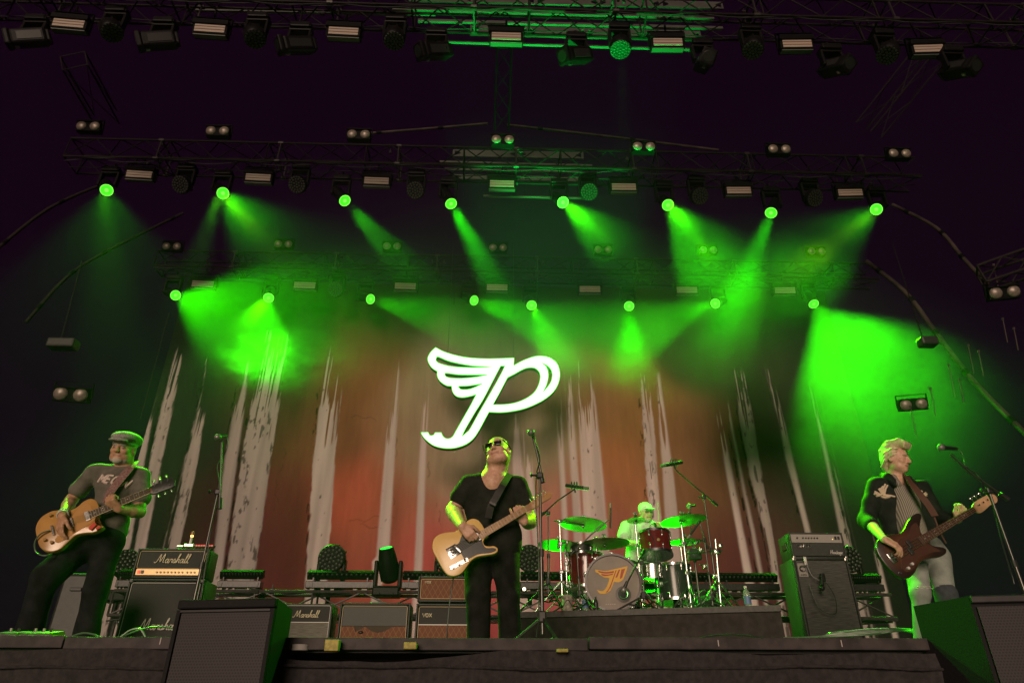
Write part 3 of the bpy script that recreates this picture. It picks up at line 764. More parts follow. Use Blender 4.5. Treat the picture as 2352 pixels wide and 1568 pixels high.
for i, (px, py) in enumerate([(421,424),(686,424),(955,437),(1351,440),(1603,450),(1865,455)]):
    mover('wash', P(px, py, YBr), (-.1+.05*i, -.8, -.75), '%s unlit round dotted wash light from the left on the middle truss' % ORD[i], 'unlit round wash lights', i)
mover('wash', P(773, 665, YC), (0, -.9, -.5), 'unlit round wash light hanging on the rear truss near its left end', 'unlit round wash lights')
for i, (px, py) in enumerate([(255,68),(585,82),(905,86),(1425,106),(1730,108),(2040,120)]):
    mover('wash', P(px, py, YA), (.5-.2*i, -.1, -1), '%s round wash head from the left on the front truss, turned away' % ORD[i], 'round wash heads on the front truss', i)
for i, (px, py) in enumerate([(68,88),(366,94),(684,105),(1000,118),(1325,128),(1618,143),(1917,155),(2200,160)]):
    d = [(-1,-.2,-.42),(-1,-.2,-.42),(-.9,-.35,-.5),(-.75,-.35,-.5),(-.75,-.35,-.5),(-.1,-.8,-.6),(.3,-.8,-.7),(.3,-.8,-.7)][i]
    mover('profile', P(px, py, YA), d, '%s boxy unlit profile spotlight from the left on the front truss' % ORD[i], 'boxy profile spotlights on the front truss', .4)
# --- chains, hoists and hanging rods at the sides
def chain(p1, p2, label, box=None):
    a = P(*p1); c = P(*p2); t = thing('hoist_chain', label, 'chain', a, group='hoist chains'); b = mb(); d = c-a; n = int(d.length/.045)
    for i in range(n):
        q = d*(i/n); b.box(q, (.022 if i % 2 else .010, .010 if i % 2 else .022, .042))
    b.build('links', TRUSS, t)
    if box: b = mb(); b.box(d+Vector((.06, 0, -.12)), box, ch=.03); b.cyl(d, d+Vector((0, 0, -.1)), .02); b.build('hoist', BLACK, t)
chain((188,600,10), (142,775,9.4), 'chain with a small hoist hanging at the left above the guitarist', (.42, .2, .16))
chain((2050,560,11), (2118,772,10.2), 'chain with a small box hoist hanging at the right above the bassist', (.3, .2, .16))
chain((388,720,13), (322,965,13), 'thin chain beside the left edge of the backdrop')
chain((1044,610,13), (1043,700,13), 'short chain above the glowing sign')
rg = random.Random(5); rodm = mat('rod_alloy', (.07, .052, .048), .6, 0, spec=.2)
for i, (px, py, L) in enumerate([(2290,640,60),(2232,826,62),(2255,836,55),(2188,876,70),(2145,925,62),(2310,760,52),(2335,780,48),(2210,900,50),(2100,970,70)]):
    a = P(px-L*.12, py-L/2, 9.5); c = P(px+L*.08, py+L/2, 9.5); b = mb(); b.cyl((0,0,0), c-a, .008, n=6); b.cyl((0,0,0), (0,0,.03), .02, n=6)
    tag(b.build('hanging_rod', rodm, loc=a), '%s thin pale rod hanging at the right side, counted from the top' % ORD[i], 'rod', 'thin hanging rods at the right')
# side wing lattice at the right
a, c = P(2255, 640, 9.4), P(2370, 600, 9.0); box_truss('wing_truss', 'short dark lattice truss at the right edge behind a twin blinder', a, c, .35, .3, FAINT)
# ------------------------------------------------------------- amplifiers and boxes
def pattern_mat(name, base, line, kind, sc_=1.0, rough=.85):
    m = bpy.data.materials.new(name); m.use_nodes = True; nt = m.node_tree; pb = nt.nodes['Principled BSDF']; pb.inputs['Roughness'].default_value = rough
    tc = nt.nodes.new('ShaderNodeTexCoord'); sp = nt.nodes.new('ShaderNodeSeparateXYZ'); nt.links.new(tc.outputs['Object'], sp.inputs[0])
    def mth(op, a, b_=None):
        n = nt.nodes.new('ShaderNodeMath'); n.operation = op
        for i, v in enumerate((a, b_)):
            if v is None: continue
            if isinstance(v, (int, float)): n.inputs[i].default_value = v
            else: nt.links.new(v, n.inputs[i])
        return n.outputs[0]
    x, z = sp.outputs[0], sp.outputs[2]
    if kind == 'diamond':
        f = 2*math.pi/.055*sc_
        a = mth('ABSOLUTE', mth('SINE', mth('ADD', mth('MULTIPLY', x, f*.5), mth('MULTIPLY', z, f*.3))))
        b_ = mth('ABSOLUTE', mth('SINE', mth('SUBTRACT', mth('MULTIPLY', x, f*.5), mth('MULTIPLY', z, f*.3))))
        fac = mth('LESS_THAN', mth('MINIMUM', a, b_), .13)
    elif kind == 'holes':
        p = .0125*sc_; row = mth('FLOOR', mth('DIVIDE', z, p*.87)); off = mth('MULTIPLY', mth('FLOORED_MODULO', row, 2.0), .5)
        u = mth('SUBTRACT', mth('FRACT', mth('ADD', mth('DIVIDE', x, p), off)), .5); v = mth('SUBTRACT', mth('FRACT', mth('DIVIDE', z, p*.87)), .5)
        fac = mth('LESS_THAN', mth('ADD', mth('MULTIPLY', u, u), mth('MULTIPLY', v, v)), .11)
    else:
        no = nt.nodes.new('ShaderNodeTexNoise'); mp = nt.nodes.new('ShaderNodeMapping'); mp.inputs['Scale'].default_value = (12*sc_, 1, 260*sc_)
        nt.links.new(tc.outputs['Object'], mp.inputs[0]); nt.links.new(mp.outputs[0], no.inputs['Vector']); no.inputs['Scale'].default_value = 1
        mr = nt.nodes.new('ShaderNodeMapRange'); mr.inputs[1].default_value = .4; mr.inputs[2].default_value = .6; nt.links.new(no.outputs['Fac'], mr.inputs[0]); fac = mr.outputs[0]
    mx = nt.nodes.new('ShaderNodeMix'); mx.data_type = 'RGBA'; mx.inputs[6].default_value = (*base, 1); mx.inputs[7].default_value = (*line, 1)
    nt.links.new(fac, mx.inputs[0]); nt.links.new(mx.outputs[2], pb.inputs['Base Color']); return m
TOLEX = mat('black_vinyl', (.034, .032, .034), .5, noise=.3, nscale=120, bump=.4)
GRILLE = mat('black_grille_cloth', (.045, .040, .043), .9, noise=.2, nscale=200)
DIAM = pattern_mat('diamond_grille_cloth', (.17, .062, .036), (.27, .14, .08), 'diamond')
GREYC = pattern_mat('grey_grille_cloth', (.12, .108, .095), (.20, .185, .165), 'weave')
SILV = pattern_mat('dark_silver_cloth', (.05, .046, .048), (.105, .095, .095), 'weave', .7)
HOLES = pattern_mat('perforated_steel', (.026, .021, .024), (.005, .004, .005), 'holes', rough=.6)
def cab(name, label, cat, pxl, pxr, pyt, Y, h, d, group=None, dy=0, m=TOLEX):
    a = P(pxl, pyt, Y); c = P(pxr, pyt, Y); w_ = c.x-a.x; z1 = (a.z+c.z)/2
    t = thing(name, label, cat, ((a.x+c.x)/2, Y, z1-h), group=group)     # origin: bottom of the front face
    b = mb(); T = .018
    b.box((0, d/2+.012, h/2), (w_, d-.024, h), ch=.012)                  # body, front baffle lies .01 in
    for s in (-1, 1): b.box((s*(w_/2-T/2), -.002, h/2), (T, .03, h), ch=.005)
    for z in (T/2, h-T/2): b.box((0, -.003, z), (w_-2*T, .028, T), ch=.004)
    b.build('cabinet', m, t, 50)
    return t, w_, h
def border(t, x0, x1, z0, z1, m=GOLD, r=.003, y=-.014, name='piping'):
    b = mb(); c = .012
    b.tube([(x0+c, y, z0), (x1-c, y, z0), (x1, y, z0+c), (x1, y, z1-c), (x1-c, y, z1), (x0+c, y, z1), (x0, y, z1-c), (x0, y, z0+c), (x0+c, y, z0)], r, 5)
    return b.build(name, m, t)
def face(t, x0, x1, z0, z1, m, name, y=-.004, th=.012):
    b = mb(); b.box(((x0+x1)/2, y+th/2, (z0+z1)/2), (x1-x0, th, z1-z0)); return b.build(name, m, t)
LOGO = mat('cream_lettering', (.72, .62, .45), .45)
XZ = Matrix(((1,0,0,0),(0,0,-1,0),(0,1,0,0),(0,0,0,1)))                  # letters x,y -> x,z facing -y
def badge(t, text, font, x, z, y, hgt, wid, m=LOGO, slant=.0, smooth=True):
    return write('lettering', text, font, Matrix.Translation((x, y, z)) @ XZ, hgt, wid, m, t, slant, smooth)
def handle_strap(t, w_, h, d):
    b = mb(); b.tube(smooth_path([(-.09, d/2, h), (-.08, d/2, h+.02), (0, d/2, h+.026), (.08, d/2, h+.02), (.09, d/2, h)], 3), .008, 6); b.build('strap_handle', BLACK, t)
# head on the left stack
t, w_, h = cab('guitar_amplifier', 'black guitar amplifier head with a gold control strip, on the left speaker cabinet', 'amplifier', 320, 484, 1260, 7.2, .285, .25)
face(t, -w_/2+.03, w_/2-.03, .095, h-.03, GRILLE, 'grille_cloth'); border(t, -w_/2+.03, w_/2-.03, .09, h-.026)
face(t, -w_/2+.03, w_/2-.03, .028, .085, mat('gold_panel', (.60, .40, .18), .35, .3), 'control_panel', -.010)
badge(t, 'Marshall', SCRIPT, .01, .145, -.014, .085, .0042, slant=.1)
for i in range(11):
    b = mb(); b.cyl((0, 0, 0), (0, -.014, 0), .0095, .008, 10); b.build('knob', mat('cream_knob', (.55, .45, .3), .4), t, 40, ((-.12+.036*i+(.012 if i > 7 else 0)), -.012, .054))
b = mb(); b.box((-w_/2+.06, -.014, .056), (.024, .012, .030)); b.build('power_switch', mat('red_switch', (.7, .05, .03), .4, emis=(1, .15, .08), estr=.5), t)
b = mb(); b.box((-w_/2+.095, -.014, .056), (.024, .012, .030)); b.build('standby_switch', BLACK, t)
for x in (-w_/2+.07, w_/2-.07):
    b = mb(); b.cyl((x, .03, -.012), (x, .03, 0), .014, n=8); b.build('foot', RUBBER, t)
handle_strap(t, w_, h, .25)
t, w_, h = cab('speaker_cabinet', 'large black slanted speaker cabinet carrying the gold-panelled amplifier head, white script on its cloth', 'speaker', 300, 472, 1329, 7.18, .84, .36)
face(t, -w_/2+.028, w_/2-.028, .04, h-.035, GRILLE, 'grille_cloth'); border(t, -w_/2+.034, w_/2-.034, .05, h-.04, WHITE, .0024)
badge(t, 'Marshall', SCRIPT, .03, .37, -.014, .10, .0048, mat('grey_white_lettering', (.6, .56, .5), .5), .1)
for s in (-1, 1):
    for z in (.02, h-.02): b = mb(); b.box((s*(w_/2-.02), -.008, z), (.045, .03, .045), ch=.01); b.build('corner_cap', BLACK, t)
# amplifiers in the middle
t, w_, h = cab('guitar_amplifier', 'small amplifier with grey cloth and white script, right of the left dark speaker', 'amplifier', 622, 766, 1386, 7.2, .54, .26)
face(t, -w_/2+.02, w_/2-.02, h-.165, h-.02, GRILLE, 'upper_panel'); face(t, -w_/2+.02, w_/2-.02, .03, h-.175, GREYC, 'grille_cloth')
border(t, -w_/2+.02, w_/2-.02, .03, h-.018, WHITE, .0028); b = mb(); b.box((0, -.012, h-.17), (w_-.04, .006, .006)); b.build('trim', WHITE, t)
badge(t, 'Marshall', SCRIPT, .06, h-.125, -.014, .062, .0034, slant=.1)
t, w_, h = cab('guitar_amplifier', 'amplifier with torn brown diamond cloth, between the grey amplifier and the two stacked ones', 'amplifier', 783, 944, 1384, 7.2, .56, .28)
face(t, -w_/2+.03, w_/2-.03, h-.21, h-.03, mat('dark_vinyl_panel', (.05, .048, .05), .6), 'upper_panel'); border(t, -w_/2+.03, w_/2-.03, .03, h-.03)
b = mb(); rg = random.Random(8); top = []
for i in range(41):
    x = -w_/2+.03+(w_-.06)*i/40; u = i/40
    top.append((x, h-.215-.055*abs(math.sin(u*7.5+.4))*(0.2 < u < .8)-.006*rg.random()))
b.M = Matrix(((1,0,0,0),(0,0,-1,0),(0,1,0,0),(0,0,0,1))); b.prism([(-w_/2+.03, .03), (w_/2-.03, .03)]+top[::-1], -.001, .008); b.build('torn_grille_cloth', DIAM, t)
face(t, -w_/2+.03, w_/2-.03, .03, h-.2, mat('bare_baffle', (.07, .05, .04), .9), 'baffle', .004, .006)
b = mb(); b.ball((0, 0, 0), .02, 8, sc=(1.3, .6, .7)); b.build('hanging_scrap', DARK, t, 60, (-.12, -.012, h-.27))
handle_strap(t, w_, h, .28)
for (pxl, pxr, pyt, hh, lab, two) in ((957, 1118, 1386, .56, 'lower of two stacked amplifiers behind the singer, black above brown diamond cloth', 1), (962, 1116, 1323, .245, 'upper of two stacked amplifiers behind the singer, brown diamond cloth in a gold frame', 0)):
    t, w_, h = cab('guitar_amplifier', lab, 'amplifier', pxl, pxr, pyt, 7.2, hh, .27)
    if two:
        face(t, -w_/2+.03, w_/2-.03, h-.19, h-.03, GRILLE, 'upper_panel'); face(t, -w_/2+.03, w_/2-.03, .03, h-.2, DIAM, 'grille_cloth')
        b = mb(); b.box((0, -.012, h-.195), (w_-.06, .008, .008)); b.build('trim', WHITE, t); badge(t, 'VOX', BLOCK, -w_/2+.115, h-.125, -.013, .034, .0042, smooth=False)
    else:
        face(t, -w_/2+.022, w_/2-.022, .022, h-.022, DIAM, 'grille_cloth'); badge(t, 'VOX', BLOCK, -w_/2+.10, h-.07, -.013, .022, .003, smooth=False)
    border(t, -w_/2+.03, w_/2-.03, .03, h-.03)
# bass stack at the right
t, w_, h = cab('bass_amplifier_head', 'black bass amplifier head with a silver control strip, on the tall bass cabinet', 'amplifier', 1810, 1932, 1223, 8.0, .295, .33)
face(t, -w_/2+.02, w_/2-.02, h-.115, h-.02, mat('silver_panel', (.48, .44, .42), .35, .4), 'control_panel', -.008); face(t, -w_/2+.02, w_/2-.02, .03, h-.12, TOLEX, 'front_panel')
for i in range(8):
    if i == 1: continue
    b = mb(); b.cyl((0, 0, 0), (0, -.016, 0), .010, .008, 10); b.build('knob', BLACK, t, 40, (-w_/2+.09+.034*i, -.009, h-.065))
for i in range(2): b = mb(); b.box((w_/2-.09+.035*i, -.012, h-.062), (.024, .012, .036)); b.build('rocker_switch', BLACK, t)
b = mb(); b.ball((w_/2-.125, -.010, h-.075), .005, 6); b.build('pilot_lamp', mat('amber_lamp', (.9, .6, .1), .4, emis=(1, .7, .15), estr=2), t)
badge(t, 'Heritage', SCRIPT, w_/2-.12, .05, -.012, .045, .0026, WHITE, .1)
b = mb(); b.box((-w_/2+.15, -.008, h-.152), (.17, .004, .042)); b.build('name_plate', BLACK, t); border(t, -w_/2+.065, -w_/2+.235, h-.173, h-.131, STEEL, .0015, -.012, 'plate_rim')
badge(t, 'AMPEG', BLOCK, -w_/2+.15, h-.166, -.011, .026, .0018, STEEL, .2, False)
for s in (-1, 1): b = mb(); b.box((s*(w_/2-.012), -.012, .012), (.03, .02, .03), ch=.006); b.build('corner_cap', STEEL, t)
b = mb(); b.box((-w_/2-.004, .17, .16), (.012, .13, .07), ch=.004); b.build('side_handle', DARK, t)
t, w_, h = cab('bass_speaker_cabinet', 'tall bass speaker cabinet with dark silver cloth under the bass amplifier head', 'speaker', 1819, 1944, 1281, 7.98, 1.32, .4)
face(t, -w_/2+.022, w_/2-.022, .03, h-.025, SILV, 'grille_cloth'); border(t, -w_/2+.025, w_/2-.025, .03, h-.025, DARK, .004)
b = mb(); b.box((-w_/2+.095, -.007, h-.135), (.105, .008, .15), ch=.003); b.build('badge_plate', mat('badge_grey', (.33, .3, .28), .5), t)
b = mb(); b.tube([(-w_/2+.095+.038*math.cos(a)*(1-.02*a), -.013, h-.125+.038*math.sin(a)*(1-.05*a)) for a in np.linspace(0, 11, 60)], .0045, 5)
b.tube([(-w_/2+.137, -.013, h-.16), (-w_/2+.137, -.013, h-.09)], .006, 5); b.build('badge_mark', BLACK, t)
badge(t, 'AMPEG', BLOCK, -w_/2+.095, h-.198, -.012, .016, .0018, BLACK, 0, False)
for s in (-1, 1): b = mb(); b.box((s*(w_/2-.016), -.010, h-.016), (.04, .03, .04), ch=.008); b.build('corner_cap', STEEL, t)
# microphone hung over the bass cabinet
p = P(1868, 1300, 7.93); t = thing('hanging_microphone', 'small microphone hanging by its cable in front of the tall bass cabinet', 'microphone', p)
b = mb(); b.box((-.08, 0, .06), (.03, .012, .09)); b.build('clip', WHITE, t)
b = mb(); b.tube(smooth_path([(-.08,-.01,.05),(-.05,-.02,-.1),(.02,-.04,-.16),(.06,-.04,-.2),(.1,-.04,-.2),(.16,-.03,-.35),(.13,-.03,-.5),(.02,-.03,-.5),(-.06,-.03,-.42),(-.1,-.02,-.2)], 6), .004, 5); b.build('cable', CABLE, t)
b = mb(); b.cyl((.05,-.06,-.1), (.02,-.07,-.22), .014, .02, 10); b.ball((.012,-.075,-.25), .03, 10); b.box((.06,-.04,-.13), (.05,.05,.09), ch=.01); b.build('microphone_body', DARK, t, 50)
# lamp and tuner on the left head
t = thing('bulb_lamp', 'small glowing bulb lamp standing on the left amplifier head', 'lamp', P(435, 1257, 7.25)+Vector((0,0,.0)))
b = mb(); b.box((0, 0, .018), (.10, .07, .036), ch=.006); b.box((-.09, 0, .012), (.07, .05, .022), ch=.005); b.build('base', STEEL, t)
b = mb(); b.cyl((0, 0, .036), (0, 0, .105), .014, .012, 10); b.build('stem', WHITE, t, 40)
b = mb(); b.lathe([(.012, 0), (.015, .012), (.016, .018), (.013, .022)], (0, 0, .105), n=14); b.build('filament_glow', mat('bulb_glow', (1, .5, .15), .4, emis=(1, .42, .12), estr=3.5), t)
gl = bpy.data.materials.new('bulb_glass'); gl.use_nodes = True; q = gl.node_tree.nodes['Principled BSDF']; q.inputs['Base Color'].default_value = (.6, .3, .2, 1); q.inputs['Roughness'].default_value = .1; q.inputs['Transmission Weight'].default_value = .6
b = mb(); b.ball((0, 0, .147), .019, 12, sc=(1, 1, 1.15)); b.build('bulb', gl, t, 80)
t = thing('pedal_display', 'low box with a red digital display on the left amplifier head', 'tuner', P(471, 1257, 7.25))
b = mb(); b.box((0, 0, .012), (.19, .06, .024), ch=.004); b.build('housing', BLACK, t)
b = mb(); REDL = mat('red_display', (.6, .04, .04), .5, emis=(1, .12, .1), estr=.45)
for i in range(7): b.box((-.078+.026*i, -.032, .014), (.018, .004, .016))
b.build('display', REDL, t)
# dark speakers in the pit in front of the stage
def pit_speaker(label, fl, fr, br, z1, nm):
    A, Bc, Cc = PZ(*fl, z1), PZ(*fr, z1), PZ(*br, z1)
    ux = (Bc-A).normalized(); W = (Bc-A).length; uy = Vector((-ux.y, ux.x, 0)); D = .36; H = 1.75
    t = thing('front_fill_speaker', label, 'speaker', (A+Bc)/2-Vector((0, 0, H)), (0, 0, math.atan2(ux.y, ux.x)), 'dark speakers standing in the pit')
    br_ = Cc-(A+Bc)/2; bx, by = br_.dot(ux), br_.dot(uy)
    b = mb(); b.prism([(-W/2, .012), (W/2, .012), (bx, by), (-bx, by)], 0, H); b.box((0, .0, H-.018), (W, .03, .036), ch=.006)
    for s in (-1, 1): b.box((s*(W/2-.008), .0, H/2-.02), (.016, .02, H-.04))
    b.build('cabinet', mat('speaker_paint', (.012, .011, .012), .7, noise=.2, nscale=160, bump=.15, spec=.2), t)
    b = mb(); b.box((0, .006, H/2-.022), (W-.034, .01, H-.05)); b.build('grille', HOLES, t)
    b = mb(); b.box((0, -.006, H-.045), (W-.034, .014, .008)); b.build('grille_lip', BLACK, t)
    return t
pit_speaker('large dark perforated speaker in the pit at the lower left', (415, 1378), (637, 1373), (672, 1400), .115, 0)
A = PZ(2224, 1368, .14); Bc = A+Vector((.52, -.10, 0)); ux = (Bc-A).normalized()
t = thing('front_fill_speaker', 'large dark speaker in the pit at the lower right corner, its side lit green', 'speaker', (A+Bc)/2-Vector((0,0,1.75)), (0, 0, math.atan2(ux.y, ux.x)), 'dark speakers standing in the pit')
W = (Bc-A).length; H = 1.75
b = mb(); b.M = Matrix.Identity(4); Cl = Vector((-W/2-.135, .26)); 
b.prism([(-W/2, 0), (W/2, 0), (W/2-.05, .3), (Cl.x, Cl.y)], 0, H); b.build('cabinet', MATS['speaker_paint'], t)
b = mb(); b.box((0, -.008, H/2-.02), (W-.03, .012, H-.05)); b.build('grille', HOLES, t)
b = mb(); b.box((0, -.01, H-.016), (W, .02, .03), ch=.005); b.build('grille_lip', BLACK, t)
# ------------------------------------------------------------- floor truss and floor lights
FY = 9.6
zt_ = P(1176, 1357, FY).z
x0 = P(262, 1357, FY).x; x1 = P(2045, 1357, FY).x; dk = mat('black_steel', (.05, .04, .045), .5, .3, noise=.3)
box_truss('floor_truss', 'long low black truss across the back of the stage carrying the strip lights', (x0, FY+.15, zt_-.17), (x1, FY+.15, zt_-.17), .3, .62, dk, r=.022)
for i, px in enumerate(list(range(300, 2040, 145))):
    p = P(px, 1357, FY+.15); t = thing('truss_leg', '%s upright leg from the left holding up the floor truss' % ORD[i], 'post', (p.x, FY+.15, 0), group='legs under the floor truss')
    b = mb(); b.cyl((-.1, 0, .02), (-.1, 0, zt_-.3), .022, n=8); b.build('tube', dk, t, 40)
    b = mb(); b.cyl((.1, 0, .02), (.1, 0, zt_-.3), .022, n=8); b.build('tube', dk, t, 40)
    b = mb(); b.box((0, 0, .01), (.4, .4, .02), ch=.004); b.build('base_plate', dk, t)
    b = mb(); b.cyl((-.1, 0, .3), (.1, 0, .6), .012, n=6); b.cyl((-.1, 0, .9), (.1, 0, .6), .012, n=6); b.build('brace', dk, t)
GLASSY = mat('batten_lens', (.035, .033, .032), .3, spec=.35)
def make_batten(n=14):
    t = thing('strip_light', '', 'stage light', group='long strip lights on the floor truss')
    b = mb(); b.box((0, .06, .055), (1, .14, .09), ch=.008); b.box((-.42, -.013, .05), (.06, .012, .05)); b.box((.42, -.013, .05), (.06, .012, .05)); b.build('base', DARK, t)
    rot = Matrix.Rotation(R(28), 3, 'X')
    b = mb(); b.box((0, .06, .19), (1, .10, .10), rot=rot, ch=.008); b.build('lens_bar', RIGB, t)
    b = mb()
    for i in range(n):
        x = -.5+(i+.5)/n
        for k in (0, 1): b.ball((x+(.5/n)*k-.25/n, .06-.052+.02*k, .205+.03*k-.018), .017, 8)
    b.build('lens_row', GLASSY, t, 60)
    rg = random.Random(4)
    for s in (-1, 1): b = mb(); b.box((s*.40, .06, .10), (.02, .08, .1)); b.build('bracket', DARK, t)
    for i in range(5): b = mb(); b.box((rg.uniform(-.45, .45), -.01, -.01), (.04+.05*rg.random(), .03, .016)); b.build('foot', mat('foot_pale', (.30, .25, .22), .5), t)
    return t
proto = None
for i, (a, c) in enumerate([(262,318),(497,597),(700,857),(922,1068),(1196,1352),(1500,1640),(1660,1792),(1958,2032)]):
    A = P(a, 1345, FY); Cc = P(c, 1345, FY); wl = Cc.x-A.x
    t = make_batten() if proto is None else copy_tree(proto)
    if proto is None: proto = t
    t.location = ((A.x+Cc.x)/2, FY+.02, zt_+.02); t.scale = (wl, 1, 1); t['label'] = '%s long strip light from the left on the floor truss' % ORD[i]
FW = [(289,1288,(.35,-1,.25),'floor wash light at the far left glowing green behind the amplifier'),(760,1282,(0,-1,-.25),'round floor wash light standing left of the beam light'),
      (1030,1285,(0,-1,-.25),'round floor wash light partly hidden by the singer\'s guitar'),(1217,1282,(0,-1,-.25),'round floor wash light right of the singer'),(1952,1284,(0,-1,-.2),'round floor wash light half hidden behind the bass cabinet')]
for (px, py, d, lab) in FW:
    p = P(px, py, FY+.25); d = Vector(d).normalized()
    t = mover('wash', p-d*.13, d, lab, 'round wash lights on the floor truss', .3)
    for k in kids(t):
        if k.name.split('.')[0] in ('base', 'yoke'): k.rotation_euler = (R(180), 0, 0)   # stands upright on the truss
    t.scale = (1.02,)*3
p = P(893, 1302, FY+.1); d = Vector((-.16, -.42, .88)).normalized()
BL = thing('beam_light', 'tall dark beam light on the floor truss tilted up, its lens glowing green', 'stage light', p)
b = mb(); b.box((0, 0, -.33), (.36, .26, .12), ch=.02); b.box((-.1, -.14, -.36), (.05, .02, .03)); b.box((.08, -.14, -.36), (.05, .02, .03)); b.build('base', HEADM, BL)
b = mb()
for s in (-1, 1): b.box((s*.165, 0, -.1), (.05, .14, .36), ch=.015)
b.box((0, 0, -.265), (.37, .15, .03), ch=.01); b.build('yoke', HEADM, BL)
b = mb(); b.lathe([(.08, -.20), (.13, -.16), (.14, 0), (.12, .16), (.10, .25), (.10, .262)], (0,0,0), d, 22); h_ = b.build('head', HEADM, BL, 40)
b = mb(); b.lathe([(.085, .264), (.05, .268)], (0,0,0), d, 20); b.build('lens', mat('glow_lens', (.05, .6, .05), .3, emis=(.02, 1, .1), estr=.9), h_)
uplight_src = p+d*.3
p = P(1204, 1352, FY-.05); t = thing('work_lamp', 'tiny bright white lamp on the floor truss right of the singer\'s leg', 'lamp', p)
b = mb(); b.cyl((0, .03, 0), (0, 0, 0), .02, .026, 12); b.build('housing', DARK, t); b = mb(); b.ball((0, -.004, 0), .022, 10, sc=(1, .4, 1)); b.build('bulb', mat('white_bulb', (1, .9, .7), .4, emis=(1, .85, .5), estr=5), t)
# floor odds and ends
def cable(label, pts, r=.006, m=CABLE, Z=None, group='loose cables on the stage floor'):
    q = [P(*p_) for p_ in pts]; b = mb(); b.tube([p_-q[0] for p_ in smooth_path(q, 6)], r, 6); tag(b.build('cable', m, smooth=60, loc=q[0]), label, 'cable', group)
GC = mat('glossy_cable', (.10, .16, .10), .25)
cable('cable looping up in front of the left speaker cabinet, larger arc', [(277,1462,4.6),(300,1446,4.6),(322,1444,4.6),(334,1462,4.6)], .006, GC)
cable('long cable curving over the front of the left speaker cabinet', [(280,1461,4.7),(320,1446,4.7),(360,1438,4.7),(400,1443,4.7),(430,1452,4.7)], .005, GC)
cable('small cable arc on the floor left of the speaker cabinet', [(160,1462,4.5),(190,1453,4.5),(215,1456,4.5),(232,1464,4.5)], .006, GC)
for i, dz in enumerate((0, 3, 6, 9, 12)):
    cable('%s cable from the bottom in the bundle across the floor below the bassist' % ORD[i], [(1800+40*i,1464-dz*.2,6.0),(1900,1461-dz*.5,6.0),(2000,1456-dz,5.9),(2070,1448-dz*.4,5.8),(2110+dz,1456-dz*.7,5.6)], .007, GC, group='cable bundle below the bassist')
cable('thin cable arcs lying in front of the drum riser', [(1608,1464,6.3),(1650,1457,6.3),(1700,1457,6.3),(1760,1465,6.3)], .006)
cable('guitar cable hanging from the singer\'s guitar to the floor', [(1044,1290,4.95),(1042,1320,5.0),(1036,1360,5.0),(1030,1410,5.0),(1026,1466,5.0)], .0045)
PED = mat('pedal_enclosure', (.14, .14, .13), .35, .4, noise=.3)
for (px, w_, lab) in ((26, .105, 'wide effects pedal at the left end of the stage edge'), (103, .105, 'wide effects pedal right of the leftmost pedal'), (66, .035, 'small round effects box between the two wide pedals')):
    p = P(px, 1464, LIPY+.25); p.z = 0; t = thing('effects_pedal', lab, 'pedal', p, group='effects pedals on the stage edge'); b = mb()
    b.M = Matrix.Rotation(R(90), 4, 'Z') @ Matrix.Rotation(R(90), 4, 'X'); b.prism([(-.06, 0), (.06, 0), (.06, .055), (-.05, .035)], -w_/2, w_/2); b.build('enclosure', PED, t)
    for i in range(max(1, int(w_/.05))):
        b = mb(); b.cyl((0, 0, 0), (0, 0, .014), .007, n=8); b.build('knob', BLACK if i % 2 else STEEL, t, 40, (-w_/2+.02+.035*i, .03, .050))
t = thing('gig_bag', 'dark upright case standing behind the flat-capped guitarist', 'case', P(165, 1464, 6.5)); t.location.z = 0
b = mb(); b.box((0, 0, .42), (.30, .3, .84), ch=.03); b.build('shell', BLACK, t); b = mb(); b.box((0, -.155, .7), (.1, .02, .03), ch=.006); b.build('handle', BLACK, t)
# ------------------------------------------------------------- drum riser and kit
RZ = .70
A = PZ(1190, 1404.5, RZ); Bc = PZ(1793, 1388, RZ); ux = (Bc-A).normalized(); uy = Vector((-ux.y, ux.x, 0)); W = (Bc-A).length
t = thing('drum_riser', 'dark cloth-fronted platform under the drum kit', 'platform', (A+Bc)/2*Vector((1,1,0)).length/1.0 if False else Vector(((A.x+Bc.x)/2, (A.y+Bc.y)/2, 0)), (0, 0, math.atan2(ux.y, ux.x)))
b = mb(); b.box((0, 1.3, RZ-.03), (W, 2.6, .06), ch=.004); b.build('deck', mat('riser_deck', (.06, .05, .052), .6, noise=.3), t)
b = mb()
n = 120; vs = []; fs = []
for i in range(n+1):
    x = -W/2+.01+(W-.02)*i/n; yy = .012+.006*math.sin(x*7)*math.sin(x*2.1)
    vs += [(x, yy, .004), (x, yy-.004, RZ*.5), (x, .012, RZ-.065)]
for i in range(n):
    for j in (0, 1): a_ = i*3+j; fs.append((a_, a_+3, a_+4, a_+1))
b._add(vs, fs, 0); b.box((W/2-.02, 1.3, RZ/2-.03), (.02, 2.5, RZ-.07)); b.box((-W/2+.02, 1.3, RZ/2-.03), (.02, 2.5, RZ-.07))
b.build('skirt', mat('riser_cloth', (.036, .026, .028), .95, noise=.35, nscale=12, bump=.2), t, 60)
def on(px, py, Y): return P(px, py, Y)
REDSH = mat('red_drum_lacquer', (.13, .012, .016), .18, spec=.8, noise=.2)
HEADW = mat('grey_drum_head', (.27, .225, .20), .6, noise=.12, nscale=6)
CLEAR = mat('clear_drum_head', (.30, .34, .28), .25, spec=.8)
BRONZE = mat('bronze_cymbal', (.42, .50, .24), .36, .75, noise=.12, nscale=10)
